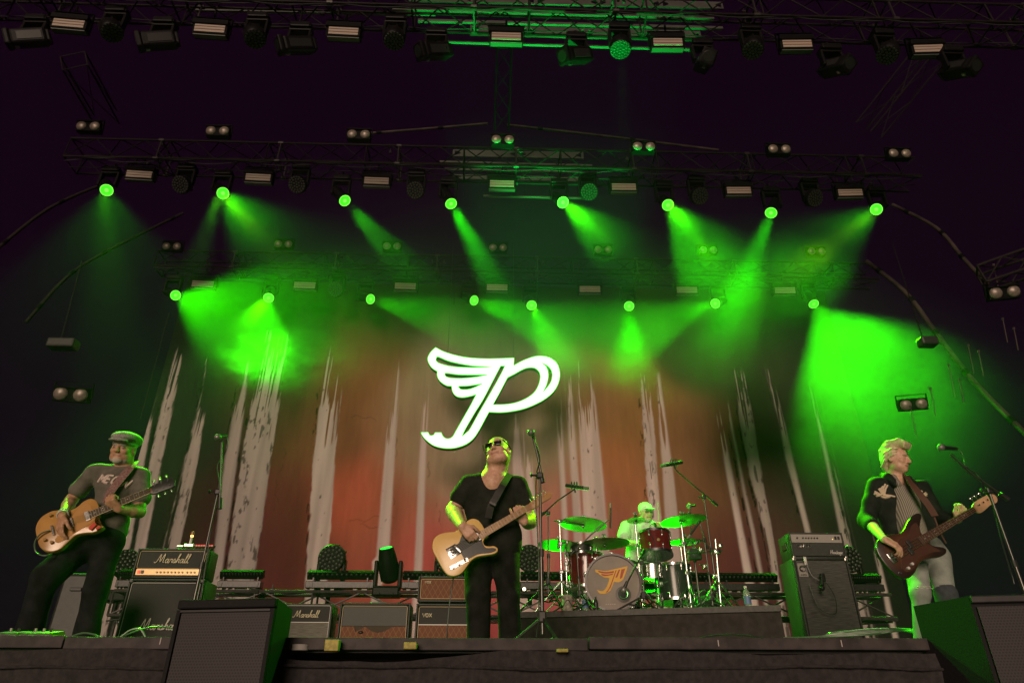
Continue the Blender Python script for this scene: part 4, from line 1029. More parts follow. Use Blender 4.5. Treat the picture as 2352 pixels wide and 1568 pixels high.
# bass drum, axis towards the audience and a little to the left
c = on(1408, 1338, 7.75); ax = Vector((-.10, -1, .03)).normalized(); r = .300
BD = thing('bass_drum', 'big dark red bass drum with a grey front head and winged emblem', 'drum', c)
Q = frame(ax)
b = mb(); b.lathe([(r*.93, -.42), (r*.985, -.415), (r*.985, -.01), (r*.93, -.005)], (0,0,0), ax, 48); b.build('shell', REDSH, BD, 40)
b = mb(); b.lathe([(r*.90, -.02), (r*1.0, -.02), (r*1.035, 0), (r*1.035, .035), (r*.965, .035), (r*.955, .01)], (0,0,0), ax, 56); b.build('hoop', mat('dark_hoop', (.02, .006, .008), .3), BD, 40)
b = mb(); b.lathe([(r*.95, .006), (r*.95, .012), (r*.5, .014), (.001, .015)], (0,0,0), ax, 48); b.build('front_head', HEADW, BD, 60)
hx = Vector((1, 0, 0)); hx = (hx-ax*hx.dot(ax)).normalized(); hy = ax.cross(hx)*-1; hy = hy if hy.z > 0 else -hy
def onhead(px, py, off):     # zoom3 picture place -> bass drum head plane
    o_ = cam.location; d = P(1204.2+.288*px, 1016+.288*py, 8.0)-o_; cc = c+ax*off; k = (cc-o_).dot(ax)/d.dot(ax); return o_+d*k-c
E1 = [(565,1010,1),(640,1022),(700,1012),(825,983,1),(815,1020),(790,1085),(755,1112),(715,1108,1),(700,1150),(680,1185),(640,1205),(600,1200),(578,1172,1),(620,1182),(650,1160),(668,1120),(680,1078,1),(640,1075),(620,1062,1),(600,1052),(592,1040,1),(570,1032)]
E2 = [[(588,1020,1),(650,1030),(715,1022,1),(713,1036,1),(650,1042),(598,1032)], [(612,1044,1),(660,1050),(708,1042,1),(704,1052,1),(650,1062),(622,1056)],
      [(728,1018,1),(736,1016,1),(690,1150,1),(664,1188),(650,1192,1),(680,1150)], [(752,1014,1),(765,1010,1),(742,1070,1),(728,1072)], [(775,1010,1),(805,1002,1),(780,1075,1),(762,1080)]]
def head_mark(name, lp, off, m):
    L = outline(lp, 4); pts = [onhead(a, b_, off) for a, b_ in L]; vs = pts+[p-ax*.0006 for p in pts]
    b = mb(); n = len(pts); bm = bmesh.new(); vv = [bm.verts.new(p) for p in pts]; f = bm.faces.new(vv); bmesh.ops.triangulate(bm, faces=[f]); bm.verts.index_update()
    b._add([v.co for v in bm.verts], [tuple(v.index for v in f.verts) for f in bm.faces], 0); bm.free(); return b.build(name, m, BD)
head_mark('emblem', E1, .020, mat('emblem_yellow', (.75, .42, .06), .6))
eb = mb()
for lp in E2:
    L = outline(lp, 4); bm = bmesh.new(); vv = [bm.verts.new(onhead(a, b_, .024)) for a, b_ in L]; f = bm.faces.new(vv); bmesh.ops.triangulate(bm, faces=[f]); bm.verts.index_update()
    eb._add([v.co for v in bm.verts], [tuple(v.index for v in f.verts) for f in bm.faces], 0); bm.free()
eb.build('emblem_inlay', mat('emblem_red', (.42, .07, .05), .6), BD)
pc = onhead(790, 1208, .018)
b = mb(); b.lathe([(.082, -.002), (.082, .004), (.058, .008), (.055, 0)], pc, ax, 32); b.build('port_ring', mat('port_grey', (.10, .09, .085), .5), BD, 40)
b = mb(); b.lathe([(.054, .004), (.054, .008), (.03, .009)], pc, ax, 28); b.build('port', mat('port_inside', (.012, .02, .012), .6), BD)
b = mb(); b.tube([pc+ax*.012+(hx*math.cos(a)+hy*math.sin(a))*.046 for a in np.linspace(-2.6, .9, 24)], .006, 6); b.build('port_reflection', mat('reflection_green', (.2, .7, .25), .2, .6), BD)  # green crescent painted in as a reflection on the port
b = mb()
for k in range(5): b.box(onhead(672+17*k-18, 1287, .017), (.011, .002, .008))
b.build('maker_mark', mat('pale_print', (.55, .5, .46), .6), BD)
for k in range(10):
    a0 = 2*math.pi*k/10+.3; o_ = (hx*math.cos(a0)+hy*math.sin(a0))*r*1.05
    b = mb(); b.cyl(o_+ax*.035, o_-ax*.10, .006, n=6); b.box(o_+ax*.02, (.035, .03, .03), ch=.006); b.box(o_-ax*.10, (.022, .05, .022), ch=.005); b.build('tension_claw', CHROME, BD)
for s in (-1, 1):
    b = mb(); b.cyl(hx*s*r*.75+hy*-.15-ax*.08, hx*s*(r+.16)-hy*(r-.01)+ax*.06, .009, n=8); b.ball(hx*s*(r+.16)-hy*(r-.01)+ax*.06, .014, 8); b.build('spur', CHROME, BD)
# round shelled drums
def drum(name, label, loc, axis, r, h, n_lug, m=REDSH, bottom=CLEAR, legs=0, low=None):
    t = thing(name, label, 'drum', loc); axis = Vector(axis).normalized(); Q = frame(axis)
    b = mb(); b.lathe([(r*.9, -h/2), (r, -h/2+.002), (r, h/2-.002), (r*.9, h/2)], (0,0,0), axis, 36); b.build('shell', m, t, 40)
    for s, nm in ((1, 'top_hoop'), (-1, 'bottom_hoop')):
        b = mb(); b.lathe([(r*.97, s*h/2-.012), (r*1.06, s*h/2-.014), (r*1.06, s*h/2+.014), (r*1.0, s*h/2+.016)], (0,0,0), axis, 36); b.build(nm, CHROME, t, 40)
    b = mb(); b.lathe([(r*.97, h/2+.004), (r*.97, h/2+.008), (.001, h/2+.009)], (0,0,0), axis, 32); b.build('batter_head', HEADW, t)
    b = mb(); b.lathe([(.001, -h/2-.009), (r*.97, -h/2-.008), (r*.97, -h/2-.004)], (0,0,0), axis, 32); b.build('bottom_head', bottom, t)
    for k in range(n_lug):
        a0 = 2*math.pi*k/n_lug+.25; o_ = Q@Vector((r*1.04*math.cos(a0), r*1.04*math.sin(a0), 0)); b = mb()
        for s in (-1, 1): b.cyl(o_+axis*s*h/2, o_+axis*s*(h/2-.07), .004, n=5); b.ball(o_+axis*s*(h/2-.06), .014, 8, sc=(.8, .8, 1.7), rot=Q)
        b.build('lug', CHROME, t, 60)
    if legs:
        for k in range(3):
            a0 = 2*math.pi*k/3+.5; o_ = Q@Vector((r*1.06*math.cos(a0), r*1.06*math.sin(a0), 0)); b = mb()
            b.cyl(o_+Vector((0,0,.1)), o_+Vector((0,0,low-loc[2])), .008, n=7); b.ball(o_+Vector((0,0,low-loc[2]+.012)), .014, 8); b.build('leg', CHROME, t, 50)
    return t
t = drum('rack_tom', 'dark red rack tom mounted above the bass drum, in front of the drummer', on(1505, 1251, 7.8), (.03, .16, 1), .178, .235, 8)
b = mb(); b.lathe([(.014, 0), (.018, .004), (.010, .008)], (0, -.176, .02), (0, -1, .1), 14); b.build('badge', mat('brass_badge', (.6, .5, .2), .3, .7), t)
drum('floor_tom', 'dark red floor tom left of the bass drum', on(1346, 1312, 8.15), (0, 0, 1), .20, .36, 8, legs=1, low=RZ)
drum('floor_tom', 'large dark floor tom right of the bass drum', on(1548, 1342, 8.2), (0, .05, 1), .21, .38, 8, m=mat('dark_green_shell', (.03, .04, .032), .2), legs=1, low=RZ)
drum('snare_drum', 'shallow chrome snare drum under the rack tom', on(1498, 1312, 8.2), (0, -.1, 1), .18, .14, 8, m=CHROME)
drum('side_drum', 'small black drum held left of the bass drum under the wide cymbal', on(1336, 1264, 8.0), (0, .1, 1), .125, .10, 6, m=BLACK)
t = thing('cowbell', 'dark green cowbell-shaped block on the hardware right of the drummer', 'cowbell', on(1594, 1272, 8.1)); b = mb()
b.M = Matrix.Rotation(R(90), 4, 'X'); b.prism([(-.075,-.06),(.08,-.06),(.06,.055),(-.06,.055)], -.05, .05); b.build('body', mat('cowbell_paint', (.03, .05, .03), .3), t); b = mb(); b.cyl((0,0,.05),(0,0,.12),.01,n=6); b.build('clamp', CHROME, t)
# cymbals on stands
def tripod(b, base, r, h, n=3, a0=.3, dbl=True, rr=.009):
    for k in range(n):
        a = a0+2*math.pi*k/n; d = Vector((math.cos(a), math.sin(a), 0)); s = Vector((-d.y, d.x, 0))*.012
        for q in ((-1, 1) if dbl else (0,)):
            b.cyl(base+Vector((0,0,h))+s*q, base+d*r+Vector((0,0,.015))+s*q, rr*.7, n=6); b.cyl(base+Vector((0,0,h*.32))+s*q, base+d*r*.55+Vector((0,0,h*.47))+s*q, rr*.6, n=6)
        b.ball(base+d*r+Vector((0,0,.014)), .015, 8)
def cymbal(label, c, r, axis, basepx=None, boom=None, stand=True, lab2=None, H=CHROME):
    axis = Vector(axis).normalized(); t = thing('cymbal', label, 'cymbal', c)
    b = mb(); b.lathe([(r, -.022*r/.25), (r*.8, -.010), (r*.5, -.001), (r*.22, .006), (r*.16, .022), (r*.06, .030), (r*.05, .033), (r*.16, .025), (r*.22, .009), (r*.5, .002), (r*.8, -.007), (r*1.0, -.020*r/.25)], (0,0,0), axis, 48)
    b.build('plate', BRONZE, t, 50)
    b = mb(); b.cyl(axis*.03, axis*.055, .018, n=10); b.build('felt', DARK, t, 40); b = mb(); b.cyl(axis*.05, axis*.085, .009, n=6); b.box(axis*.08, (.05, .012, .02), ch=.004); b.build('wing_nut', H, t)
    b = mb(); b.cyl(-axis*.03, axis*.0, .016, n=10); b.build('lower_felt', DARK, t, 40)
    if basepx is None: return t
    bs = Vector(basepx); s = thing('cymbal_stand', lab2 or 'stand', 'stand', bs, group='chrome stands around the drum kit'); top = c-bs
    piv = Vector((0, 0, top.z-.02)) if boom is None else Vector((0, 0, boom))
    b = mb(); b.cyl((0,0,.05), (0,0,piv.z*.45), .016, n=10); b.build('lower_tube', H, s, 40)
    b = mb(); b.cyl((0,0,piv.z*.42), piv, .011, n=10); b.build('upper_tube', H, s, 40)
    for f in (.44, .75, 1.0):
        b = mb(); b.box(piv*f, (.05, .04, .045), ch=.01); b.cyl(piv*f, piv*f+Vector((.06, -.02, .01)), .007, n=6); b.box(piv*f+Vector((.07,-.02,.01)), (.012,.03,.02)); b.build('clamp', H, s)
    b = mb(); v_ = top-axis*.03-piv
    if v_.length > .06:
        b.cyl(piv-v_*.25, top-axis*.03, .008, n=8); b.ball(piv, .026, 10); b.ball(top-axis*.04, .02, 8)
    else: b.cyl(piv, top-axis*.02, .008, n=8)
    b.build('boom', H, s, 40)
    b = mb(); tripod(b, Vector((0,0,0)), .30, .34, a0=.3+bs.x); b.build('tripod', H, s, 50)
    return t
def rb(px, Y, py=1393): p = P(px, py, Y); return Vector((p.x, Y, RZ))
cymbal('large green-lit crash cymbal at the upper left of the kit', on(1340, 1200, 7.75), .265, (.10, .06, 1), rb(1292, 7.7), .98, lab2='chrome boom stand at the left front of the drum kit')
cymbal('wide ride cymbal just above the bass drum at its left', on(1388, 1244, 7.95), .29, (-.03, .02, 1), rb(1378, 8.0), .86, lab2='chrome stand behind the bass drum holding the wide cymbal')
cymbal('large green-lit crash cymbal right of the drummer\'s head', on(1569, 1191, 7.9), .265, (-.08, .02, 1), rb(1588, 7.9), None, lab2='tall chrome stand right of the rack tom')
cymbal('small splash cymbal in front of the drummer\'s chest', on(1461, 1193, 8.05), .11, (0, .1, 1), rb(1476, 8.1), None, lab2='thin chrome stand in front of the drummer')
cymbal('dark cymbal at the far left of the kit behind the microphone stand', on(1283, 1248, 8.0), .24, (.06, .05, 1), rb(1304, 8.1), .8, lab2='chrome stand at the far left of the drum kit')
cymbal('upper of the closed hi-hat cymbals right of the rack tom', on(1573, 1242, 8.25), .18, (.0, -.02, 1), rb(1580, 8.3), None, lab2='chrome hi-hat stand right of the rack tom')
cymbal('lower of the closed hi-hat cymbals right of the rack tom', on(1573, 1246.5, 8.25), .18, (.0, .02, -1))
# extra hardware post at the right
s = thing('hardware_post', 'slanting chrome hardware post at the right end of the kit', 'stand', rb(1655, 7.9), group='chrome stands around the drum kit')
top = on(1643, 1238, 7.9)-s.location
b = mb(); b.cyl((0,0,.04), top, .017, .013, 10); b.build('tube', CHROME, s, 40); b = mb(); tripod(b, Vector((0,0,0)), .3, .4, a0=1.1); b.build('tripod', CHROME, s)
b = mb(); b.cyl(top+Vector((-.36, 0, -.16)), top+Vector((.06, 0, -.13)), .010, n=8); b.box(top+Vector((0,0,-.14)), (.07,.05,.06), ch=.01); b.box(top+Vector((.05,0,-.07)), (.04,.04,.05), ch=.01); b.build('cross_arm', CHROME, s, 40)
s = thing('drum_throne', 'black round drum stool behind the kit', 'stool', rb(1478, 8.9)); b = mb(); b.lathe([(.15,.44),(.18,.46),(.18,.50),(.15,.53)], n=24); b.build('seat', BLACK, s, 40); b = mb(); b.cyl((0,0,.1),(0,0,.45),.02,n=10); b.build('post', CHROME, s, 40); b = mb(); tripod(b, Vector((0,0,0)), .28, .28); b.build('tripod', CHROME, s)
s = thing('bass_drum_pedal', 'chrome foot pedal between the bass drum and the floor tom', 'pedal', rb(1505, 7.95)); b = mb(); b.box((0,0,.02),(.1,.34,.02),rot=Matrix.Rotation(R(8),3,'X'),ch=.005); b.build('footboard', STEEL, s); b = mb()
for q in (-1,1): b.cyl((q*.06,-.1,0),(q*.06,-.1,.24),.009,n=7)
b.cyl((-.06,-.1,.23),(.06,-.1,.23),.009,n=7); b.cyl((0,-.1,.23),(0,-.2,.3),.005,n=6); b.ball((0,-.2,.3),.025,8); b.build('frame', CHROME, s, 40)
# clamps and memory locks glinting through the kit
rg = random.Random(12)
for i, (px, py) in enumerate([(1302,1270),(1312,1340),(1460,1300),(1470,1330),(1545,1300),(1620,1300),(1600,1245),(1610,1262),(1642,1322),(1520,1340)]):
    s = thing('hardware_clamp', 'chrome clamp on the drum hardware, %s counted from the left' % ORD[sorted([1302,1312,1460,1470,1545,1620,1600,1610,1642,1520]).index(px)], 'clamp', on(px, py, 8.0+rg.uniform(-.1,.2)), group='small chrome clamps in the kit')
    b = mb(); b.box((0,0,0), (.05,.04,.05), ch=.012); b.build('body', CHROME, s); b = mb(); b.cyl((0,0,0),(.07*rg.choice((-1,1)),-.02,.02),.007,n=6); b.ball((.0,-.03,.0),.012,8); b.build('wing_bolt', CHROME, s)
# bottles and cup on the riser
PLAST = bpy.data.materials.new('clear_plastic'); PLAST.use_nodes = True; q = PLAST.node_tree.nodes['Principled BSDF']; q.inputs['Base Color'].default_value = (.75, .9, .75, 1); q.inputs['Roughness'].default_value = .12; q.inputs['Transmission Weight'].default_value = .75
BLUE = mat('bottle_label', (.12, .2, .38), .5)
for (px, Y, lab, s) in ((1345, 7.62, 'clear water bottle with a blue label left of the bass drum', 1.0), (1369, 7.6, 'small dark bottle in front of the bass drum\'s left edge', .72), (1719, 7.35, 'clear water bottle with a blue label alone at the right of the riser', 1.05)):
    p = rb(px, Y); t = thing('water_bottle', lab, 'bottle', p, group='drink bottles on the drum riser'); mm = PLAST if s > .9 else mat('dark_bottle', (.03, .035, .03), .2)
    b = mb(); b.lathe([(.03*s, 0), (.034*s, .01), (.034*s, .14*s), (.028*s, .17*s), (.013*s, .195*s), (.013*s, .205*s)], n=20); b.build('bottle_body', mm, t, 40)
    b = mb(); b.lathe([(.0348*s, .05*s), (.0352*s, .055*s), (.0352*s, .12*s), (.0348*s, .125*s)], n=20); b.build('label', BLUE if s > .9 else BLACK, t, 40)
    b = mb(); b.lathe([(.015*s, .203*s), (.015*s, .222*s), (.012*s, .224*s)], n=14); b.build('cap', WHITE if s > .9 else BLACK, t, 40)
t = thing('tin_can', 'pale printed can standing left of the bass drum beside the bottle', 'can', rb(1303, 7.55)); b = mb(); b.lathe([(.055,0),(.058,.006),(.058,.16),(.055,.166),(.05,.16)], n=24); b.build('can_body', mat('can_print', (.45,.38,.33), .5, noise=.5, nscale=35), t, 40)
b = mb(); b.tube([(.059*math.cos(a), .059*math.sin(a), .08+.03*math.sin(3*a)) for a in np.linspace(3.6,5.8,16)], .004, 5); b.build('print_band', DARK, t)
# cloth and bag behind the kit
t = thing('kit_bag', 'dark rounded bag lying behind the right cymbal stand', 'bag', rb(1622, 8.5)); b = mb(); b.ball((0,0,.16), .2, 16, sc=(1.1,.8,.85)); b.build('bag_body', mat('bag_cloth', (.02,.024,.02), .8, bump=.4), t, 70); b = mb(); b.tube(smooth_path([(-.1,0,.3),(0,0,.38),(.12,0,.29)],4), .012, 6); b.build('handle', BLACK, t)
# ------------------------------------------------------------- microphones and their stands
MICG = mat('mic_grille', (.30, .29, .27), .45, .6, noise=.5, nscale=220)
def mic(label, tip, tail, head_r=.026, body_r=.012, parent=None, kind='hand', gr=None):
    tip, tail = Vector(tip), Vector(tail); t = thing('microphone', label, 'microphone', tail, group=gr); d = tip-tail
    b = mb()
    if kind == 'hand':
        b.tube([(0,0,0), d*.1, d*.7, d*.8], [body_r*.8, body_r, body_r*1.25, head_r*.8], 12); b.build('body', BLACK, t, 40)
        b = mb(); b.ball(d*.88, head_r, 14, sc=(1,1,1.1), rot=frame(d)); b.build('grille', MICG, t, 70)
    else:
        b.cyl((0,0,0), d, body_r, n=12); b.build('body', BLACK, t, 40); b = mb(); b.cyl(d, d*1.25, body_r*.9, n=12); b.build('grille', MICG, t, 40)
    return t
DSTEEL = mat('stand_tube', (.09, .085, .08), .3, .7)
def mic_stand(label, base, topz, boom, Zb=0, foot=True, tri=.3, hub=.28):
    """boom: list of world points from the pivot outwards; a counter end runs behind the pivot"""
    bs = Vector(base); t = thing('microphone_stand', label, 'stand', bs); piv = Vector(boom[0])-bs
    b = mb(); b.cyl((0,0,hub*.6), piv*.55+Vector((0,0,0)), .0125, n=10); b.build('lower_tube', DSTEEL, t, 40)
    b = mb(); b.cyl(piv*.5, piv, .0085, n=10); b.build('upper_tube', DSTEEL, t, 40)
    b = mb(); b.cyl(piv*.53, piv*.57, .018, n=10); b.build('clutch', BLACK, t)
    b = mb(); b.box(piv, (.045,.04,.045), ch=.01); b.cyl(piv, piv+Vector((-.06,-.01,0)), .007, n=6); b.ball(piv+Vector((-.06,-.01,0)), .016, 8, sc=(.5,1,1)); b.build('boom_clamp', BLACK, t)
    b = mb(); b.tube([Vector(p)-bs for p in boom[1:]], .0085, 8); b.build('boom', DSTEEL, t, 50)
    b = mb(); e = Vector(boom[1])-bs; e2 = Vector(boom[2])-bs; b.cyl(e, e+(e2-e)*.22, .017, n=10); b.build('counterweight', BLACK, t, 40)
    if foot:
        b = mb(); tripod(b, Vector((0,0,0)), tri, hub, a0=.9, dbl=False, rr=.014); b.box((0,0,hub), (.05,.05,.07), ch=.01); b.build('tripod', BLACK, t)
    return t
def mcable(label, pts):
    q = [P(*p) for p in pts]; b = mb(); b.tube([p_-q[0] for p_ in smooth_path(q, 6)], .0042, 6); tag(b.build('microphone_cable', CABLE, smooth=60, loc=q[0]), label, 'cable', 'microphone cables on the stands')
def floor_at(px, py, Y): p = P(px, py, Y); return Vector((p.x, Y, 0))
def at_top(X, Y, z): return Vector((X, Y, z))
# centre stand
Y = 4.45; top = P(1239, 1105, Y); base = Vector((top.x, Y, 0))
mic_stand('singer\'s straight microphone stand right of the singer', base, 0, [P(1240, 1092, Y), P(1246, 1108, Y), P(1236, 1050, Y), P(1224, 1002, Y)], hub=.24)
mic('singer\'s microphone at the top of the centre stand', P(1219, 992, Y-.06), P(1226, 1002, Y+.05))
mcable('cable running down the centre microphone stand', [(1226,1000,Y+.03),(1231,1020,Y+.02),(1240,1055,Y-.02),(1232,1090,Y+.02),(1231,1160,Y+.03),(1236,1250,Y+.03),(1238,1400,Y),(1232,1462,Y)])
Y = 5.0; top = P(500, 1128, Y); base = Vector((top.x, Y, 0))
mic_stand('microphone stand at the left between the flat-capped guitarist and the glowing sign', base, 0, [P(501, 1130, Y), P(505, 1168, Y-.05), P(508, 1060, Y-.05), P(509, 1014, Y-.05)], hub=.26)
mic('microphone on the left stand, pointing left', P(498, 1004, Y-.1), P(520, 1000, Y+.0))
mcable('cable running down the left microphone stand', [(520,1000,Y),(523,1020,Y),(512,1050,Y),(499,1070,Y-.03),(503,1110,Y),(492,1160,Y),(478,1260,Y),(462,1372,Y)])
Y = 4.6; top = P(2272, 1126, Y); base = Vector((top.x, Y, 0))
mic_stand('microphone stand with a slanting boom at the right edge in front of the bass neck', base, 0, [P(2271, 1127, Y), P(2316, 1147, Y-.02), P(2228, 1085, Y-.04), P(2182, 1042, Y-.06)], hub=.26)
mic('microphone at the end of the right boom, pointing at the bassist', P(2156, 1027, Y-.1), P(2199, 1030, Y+.02))
mcable('cable wound along the right microphone boom', [(2199,1029,Y),(2212,1045,Y),(2218,1070,Y-.05),(2240,1085,Y-.02),(2253,1100,Y-.05),(2262,1122,Y),(2280,1160,Y+.02),(2300,1240,Y+.02),(2330,1340,Y+.02)])
# drum microphones
Y = 7.3; bs = PZ(1266, 1401, RZ); b0 = Vector((P(1259, 1177, Y).x, Y+.25, RZ))
mic_stand('tall microphone stand at the left front of the drum riser', b0, 0, [P(1259, 1178, Y+.25), P(1241, 1185, Y+.2), P(1280, 1150, Y+.25), P(1318, 1124, Y+.3)], hub=.3)
mic('boxy overhead microphone in a shock mount left of the drummer', P(1341, 1120, Y+.25), P(1300, 1114, Y+.35), body_r=.022, kind='pencil')
b0 = Vector((P(1616, 1140, 8.0).x, 8.0, RZ))
mic_stand('tall microphone stand right of the drum kit, long boom to the left', b0, 0, [P(1617, 1142, 8.0), P(1648, 1160, 8.05), P(1590, 1112, 7.95), P(1551, 1078, 7.9)], hub=.32)
mic('boxy overhead microphone high at the right above the drum kit', P(1528, 1068, 7.85), P(1566, 1061, 7.95), body_r=.022, kind='pencil')
for (px, py, Y_) in ((1319, 1115, 7.6), (1548, 1062, 7.9)):
    t = thing('shock_mount', 'cage mount around the boxy overhead microphone at the %s of the kit' % ('left' if px < 1400 else 'right'), 'mount', P(px, py, Y_)); b = mb()
    for k in range(3): b.tube([Vector((-.03+.03*k, .045*math.cos(a), .045*math.sin(a))) for a in np.linspace(0, 6.283, 14)], .005, 5)
    b.build('ring', BLACK, t); b = mb(); b.cyl((0,0,-.04),(.01,0,-.08),.01,n=6); b.build('knuckle', BLACK, t)
b0 = Vector((P(1327, 1255, 7.65).x, 7.65, RZ))
mic_stand('black microphone stand in front of the floor tom with a boom up to the right', b0, 0, [P(1325, 1262, 7.65), P(1312, 1272, 7.68), P(1360, 1225, 7.6), P(1398, 1193, 7.55)], hub=.2)
mic('slim upright microphone on the short boom left of the drummer', P(1402, 1166, 7.55), P(1402, 1212, 7.55), body_r=.011, kind='pencil')
b0 = Vector((P(1473, 1300, 7.5).x, 7.5, RZ))
mic_stand('short black stand right of the bass drum, its boom reaching the drum port', b0, 0, [P(1474, 1292, 7.5), P(1480, 1262, 7.55), P(1452, 1315, 7.45), P(1438, 1343, 7.42)], hub=.16)
mic('round-headed microphone at the port of the bass drum', P(1431, 1357, 7.44), P(1441, 1334, 7.40), .034, .016)
mic('small clip microphone on the rim of the rack tom', P(1507, 1220, 7.72), P(1504, 1200, 7.65), .018, .012, kind='pencil')
mcable('cable looping from the rack tom microphone', [(1504,1200,7.65),(1494,1205,7.65),(1492,1222,7.65),(1502,1240,7.62),(1510,1300,7.6),(1518,1390,7.6)])
mic('small microphone above the right crash cymbal', P(1581, 1162, 8.2), P(1598, 1160, 8.2), .03, .014)
b0 = Vector((P(1582, 1185, 8.2).x, 8.2, RZ)); mic_stand('thin microphone stand behind the right crash cymbal', b0, 0, [P(1583, 1180, 8.2), P(1583, 1186, 8.2), P(1584, 1178, 8.2), P(1586, 1166, 8.2)], hub=.2)
mic('slim microphone slanting under the right crash cymbal', P(1585, 1228, 7.8), P(1608, 1196, 7.8), body_r=.013, kind='pencil')
b0 = Vector((P(1612, 1205, 7.85).x, 7.85, RZ)); mic_stand('black microphone stand under the right crash cymbal', b0, 0, [P(1618, 1240, 7.85), P(1626, 1260, 7.85), P(1615, 1225, 7.8), P(1608, 1202, 7.8)], hub=.2)
# ------------------------------------------------------------- people
def skin(name, c): return mat(name, c, .48, noise=.12, nscale=45, bump=.2, spec=.45, col2=(c[0]*.86, c[1]*.76, c[2]*.72))
def lerp(a, b_, t): return Vector(a)*(1-t)+Vector(b_)*t
def basis(f, u):
    f = Vector(f).normalized(); u = Vector(u); s = f.cross(u).normalized()      # s = the figure's right-hand side (viewer's left)
    u = s.cross(f); return s, f, u
def head(B, c, f, u, s=1.0, beard=None, lip=3, brow=4, eye=5, jowl=0, mouth_open=0):
    """c: middle of the head at eye height; materials 0 skin, 3 lips, 4 brows/beard, 5 eyes"""
    S, Fw, U = basis(f, u); Q = Matrix((S, Fw, U)).transposed()
    p = lambda x, y, z: Vector(c)+(S*x+Fw*y+U*z)*s
    B.ell(p(0, -.012, .028), (.078*s, .096*s, .092*s), Q, 0, .02)
    B.ell(p(0, .020, -.022), (.066*s, .070*s, .085*s), Q, 0, .02)
    B.ell(p(0, .044, -.082), (.040*s, .036*s, .030*s), Q, 0, .025)             # chin
    for q in (-1, 1):
        B.ell(p(q*.044, .022, -.062), (.026*s, .04*s, .03*s), Q, 0, .02)       # jaw
        B.ell(p(q*.040, .062, -.022), (.024*s, .018*s, .020*s), Q, 0, .015)    # cheek
        B.ell(p(q*.031, .094, .004), (.017*s, .014*s, .011*s), Q, 0, .010, True)  # socket
        B.ell(p(q*.030, .076, .002), (.0135*s, .012*s, .010*s), Q, eye, .002)
        B.cap(p(q*.012, .090, .024), p(q*.046, .078, .022), .0065*s, .004*s, brow, .006)
        B.ell(p(q*.080, -.004, -.005), (.010*s, .020*s, .032*s), Q, 0, .006)   # ear
        B.ell(p(q*.088, .004, -.004), (.006*s, .010*s, .018*s), Q, 0, .004, True)
        if jowl: B.ell(p(q*.046, .03, -.075), (.03*s, .04*s, .03*s), Q, 0, .02)
    B.cap(p(0, .090, .012), p(0, .105, -.026), .0085*s, .0125*s, 0, .008)      # nose
    for q in (-1, 1): B.ell(p(q*.011, .098, -.030), (.008*s, .011*s, .008*s), Q, 0, .006)
    B.cap(p(-.019, .078, -.056), p(.019, .078, -.056), .0075*s, .0075*s, lip, .004)
    B.ell(p(0, .090, -.056), (.022*s, .006*s, .0022*s), Q, lip, .003, True)
    if beard is not None:
        B.ell(p(0, .058, -.094), (.034*s, .026*s, .024*s), Q, beard, .015); B.cap(p(-.045, .030, -.080), p(.045, .030, -.080), .022*s, .022*s, beard, .012)
        B.cap(p(-.024, .078, -.046), p(.024, .078, -.046), .005*s, .005*s, beard, .004)
    return p, Q
def hand(B, wrist, fd, pn, side, s=1.0, curl=(55, 50, 45, 45), mi=0, thumb=(35, 20), spread=.0):
    """fd: towards the fingers, pn: out of the palm (fingers close that way), side: towards the thumb"""
    fd = Vector(fd).normalized(); pn = Vector(pn); pn = (pn-fd*pn.dot(fd)).normalized(); sd = fd.cross(pn)
    if sd.dot(Vector(side)) < 0: sd = -sd
    w_ = Vector(wrist); kn = []
    for i, x in enumerate((.030, .010, -.010, -.029)):
        k = w_+fd*(.088-.004*abs(i-1))*s+sd*x*s; kn.append(k)
        B.cap(w_+fd*.012*s+sd*x*.6*s, k, .0165*s, .0125*s, mi, .012)
    for i, k in enumerate(kn):
        L = (.042, .047, .043, .034)[i]*s; a = 0; p = k; d = (fd+sd*spread*(1.5-i)).normalized()
        for j in range(3):
            a += R(curl[i]*(.8, 1.0, .7)[j]); dd = d*math.cos(a)+pn*math.sin(a); q = p+dd*L*(1, .62, .5)[j]
            B.cap(p, q, (.0100-.0009*j)*s, (.0092-.0009*j)*s, mi, .003); p = q
    t0 = w_+fd*.025*s+sd*.022*s; t1 = t0+(sd*.75+fd*.7+pn*.25).normalized()*.042*s
    d2 = (fd*math.cos(R(thumb[0]))+pn*math.sin(R(thumb[0]))+sd*.15).normalized(); t2 = t1+d2*.034*s; t3 = t2+(d2+pn*.35).normalized()*.028*s
    B.cap(t0, t1, .017*s, .013*s, mi, .012); B.cap(t1, t2, .0125*s, .0110*s, mi, .004); B.cap(t2, t3, .0110*s, .0092*s, mi, .003)
def arm(B, sh, el, wr, r=(.052, .043, .041, .028), mi=0):
    B.cap(sh, lerp(sh, el, .45), r[0], r[0]*.97, mi, .02); B.cap(lerp(sh, el, .45), el, r[0]*.97, r[1]*.95, mi, .02)
    m_ = lerp(el, wr, .3); B.cap(el, m_, r[1]*.93, r[2], mi, .02); B.cap(m_, wr, r[2], r[3], mi, .02)
def shoe(B, an, d, mi=0, L=.27):
    d = Vector(d).normalized(); a = Vector(an); a = Vector((a.x, a.y, 0))
    B.cap(a+Vector((0,0,.05))-d*.05, a+Vector((0,0,.045))+d*.05, .042, .042, mi, .02); B.cap(a+Vector((0,0,.045))+d*.04, a+Vector((0,0,.036))+d*(L-.11), .045, .034, mi, .02)
    B.cap(a+Vector((0,0,.05)), a+Vector((0,0,.11)), .043, .045, mi, .02)
